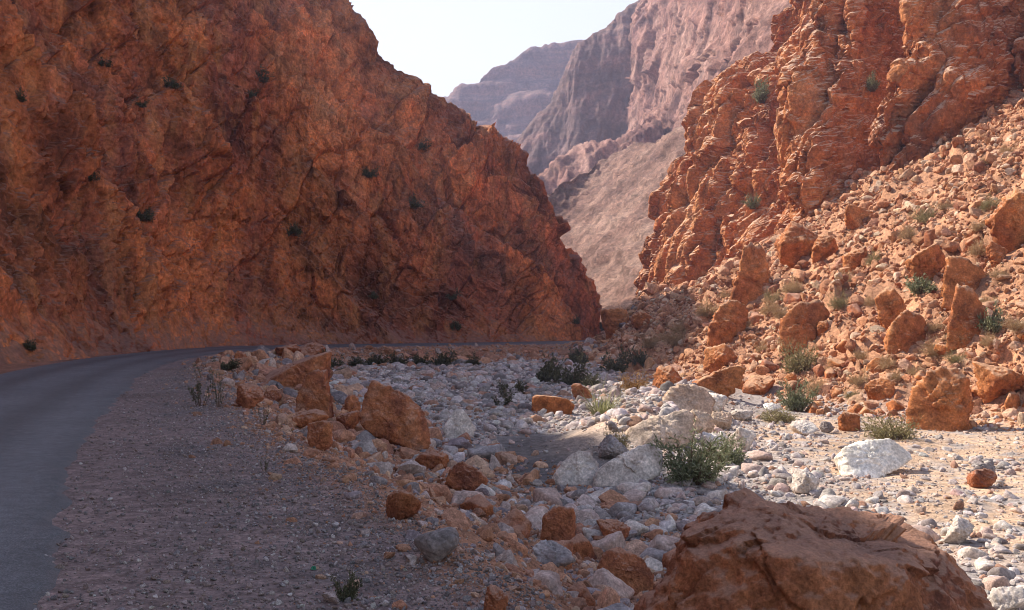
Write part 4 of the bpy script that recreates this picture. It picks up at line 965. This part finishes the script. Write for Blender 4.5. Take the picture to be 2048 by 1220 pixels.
for i, (u, v) in enumerate([(1975, 325), (1817, 471), (1891, 416), (1982, 416), (1958, 471), (1958, 500), (1998, 548), (1585, 577), (1545, 597), (1541, 622), (1563, 634), (1415, 630), (1486, 650), (1643, 642), (1604, 662), (1525, 698), (1577, 689), (1738, 607), (1679, 610), (1868, 658), (1919, 675), (1978, 690), (1868, 706), (1911, 718), (1722, 738), (1773, 727), (1793, 754), (1718, 760), (1702, 794), (1632, 778), (1660, 742), (2033, 656), (1978, 607), (1850, 440), (1360, 658), (1348, 684), (1300, 690), (1455, 590), (1750, 520), (2020, 300), (1690, 560), (1830, 745)]):
    w = 26+((i*37) % 24)
    DRY.append((shrub_at('dry_shrub', 'dry straw coloured shrub growing on the sunlit scree', 'dry', (u-w/2, v-w*0.42, u+w/2, v+w*0.32), group='dry shrubs of the scree', mat=M_olive if i % 5 == 3 else None), 'olive' if i % 5 == 3 else 'straw coloured'))
place_labels(DRY, 'dry shrub')

def on_cliff(ob, u, v):
    d = Vector(((u-1024)/F, 1.0, (HOR-v)/F)).normalized()
    ok, loc, nor, _ = ob.ray_cast(Vector(EYE), d, distance=300)
    return (loc, nor) if ok else None
bpy.context.view_layer.update(); LCS = []
for i, (u, v, w) in enumerate([(345, 165, 34), (205, 120, 34), (290, 430, 40), (590, 460, 36), (180, 350, 36), (522, 150, 44), (845, 290, 30), (830, 405, 40), (740, 345, 32), (500, 186, 26), (36, 190, 34), (280, 205, 28), (745, 590, 24), (905, 590, 30), (60, 690, 34), (910, 650, 30), (1150, 640, 24)]):
    h = on_cliff(CL, u, v+w*0.3)
    if not h: continue
    p, n = h; dd = p.y
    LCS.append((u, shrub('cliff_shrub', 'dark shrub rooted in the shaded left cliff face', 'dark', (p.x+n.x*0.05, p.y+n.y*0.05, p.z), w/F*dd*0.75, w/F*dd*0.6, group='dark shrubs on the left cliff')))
NTH = 'first second third fourth fifth sixth seventh eighth ninth tenth eleventh twelfth thirteenth fourteenth fifteenth sixteenth seventeenth eighteenth nineteenth twentieth'.split()
for k, (u, o) in enumerate(sorted(LCS, key=lambda t: t[0])): o['label'] = f'{NTH[min(k, 19)]} dark shrub from the left on the shaded left cliff'
for u, v, w, lab in [(1530, 205, 36, 'green bush in the gully near the left edge of the right cliff'), (1742, 182, 28, 'green bush in the dark cleft high on the right cliff'), (1506, 418, 22, 'small pale bush low in the gully of the right cliff')]:
    h = on_cliff(CR, u, v)
    if h: p, n = h; shrub('cliff_shrub', lab, 'leafy', (p.x+n.x*0.3, p.y+n.y*0.3, p.z), w/F*p.y, w/F*p.y*1.2)

# a shard of green bottle glass on the verge
def shard():
    x, y, z = at(628, 1140)
    P, Fc = rock_shape(np.array([(-.03, -.01, 0), (.03, -.012, 0), (.025, .01, 0), (-.02, .012, 0), (-.01, 0, .035), (.02, .0, .028)]), 3, 20, 0.01, 2)
    m, nt, b = new_mat('green_glass'); b.inputs['Base Color'].default_value = (0.01, 0.16, 0.08, 1); b.inputs['Roughness'].default_value = 0.1; b.inputs['Specular IOR Level'].default_value = 0.5
    tag(link('glass_shard', mesh_from('glass_shard', P, Fc, False, m), None, (x, y, z+0.005)), 'small shard of green glass in the foreground gravel', 'glass shard')
shard()
# ------------------------------------------------------------------ haze in the canyon air
def haze():
    x0, x1, y0, y1, z0, z1 = -120, 560, -60, 760, -4, 215
    V = [(x, y, z) for x in (x0, x1) for y in (y0, y1) for z in (z0, z1)]
    Fq = [(0, 1, 3, 2), (4, 6, 7, 5), (0, 4, 5, 1), (2, 3, 7, 6), (0, 2, 6, 4), (1, 5, 7, 3)]
    m = bpy.data.materials.new('canyon_haze'); m.use_nodes = True; nt = m.node_tree
    nt.nodes.remove(nt.nodes['Principled BSDF'])
    v = nt.nodes.new('ShaderNodeVolumePrincipled'); v.inputs['Density'].default_value = 0.00042
    v.inputs['Color'].default_value = (0.66, 0.69, 1.0, 1); v.inputs['Anisotropy'].default_value = 0.35
    nt.links.new(v.outputs[0], nt.nodes['Material Output'].inputs['Volume'])
    tag(link('haze', mesh_from('haze', V, Fq, False, m)), kind='stuff')
haze()
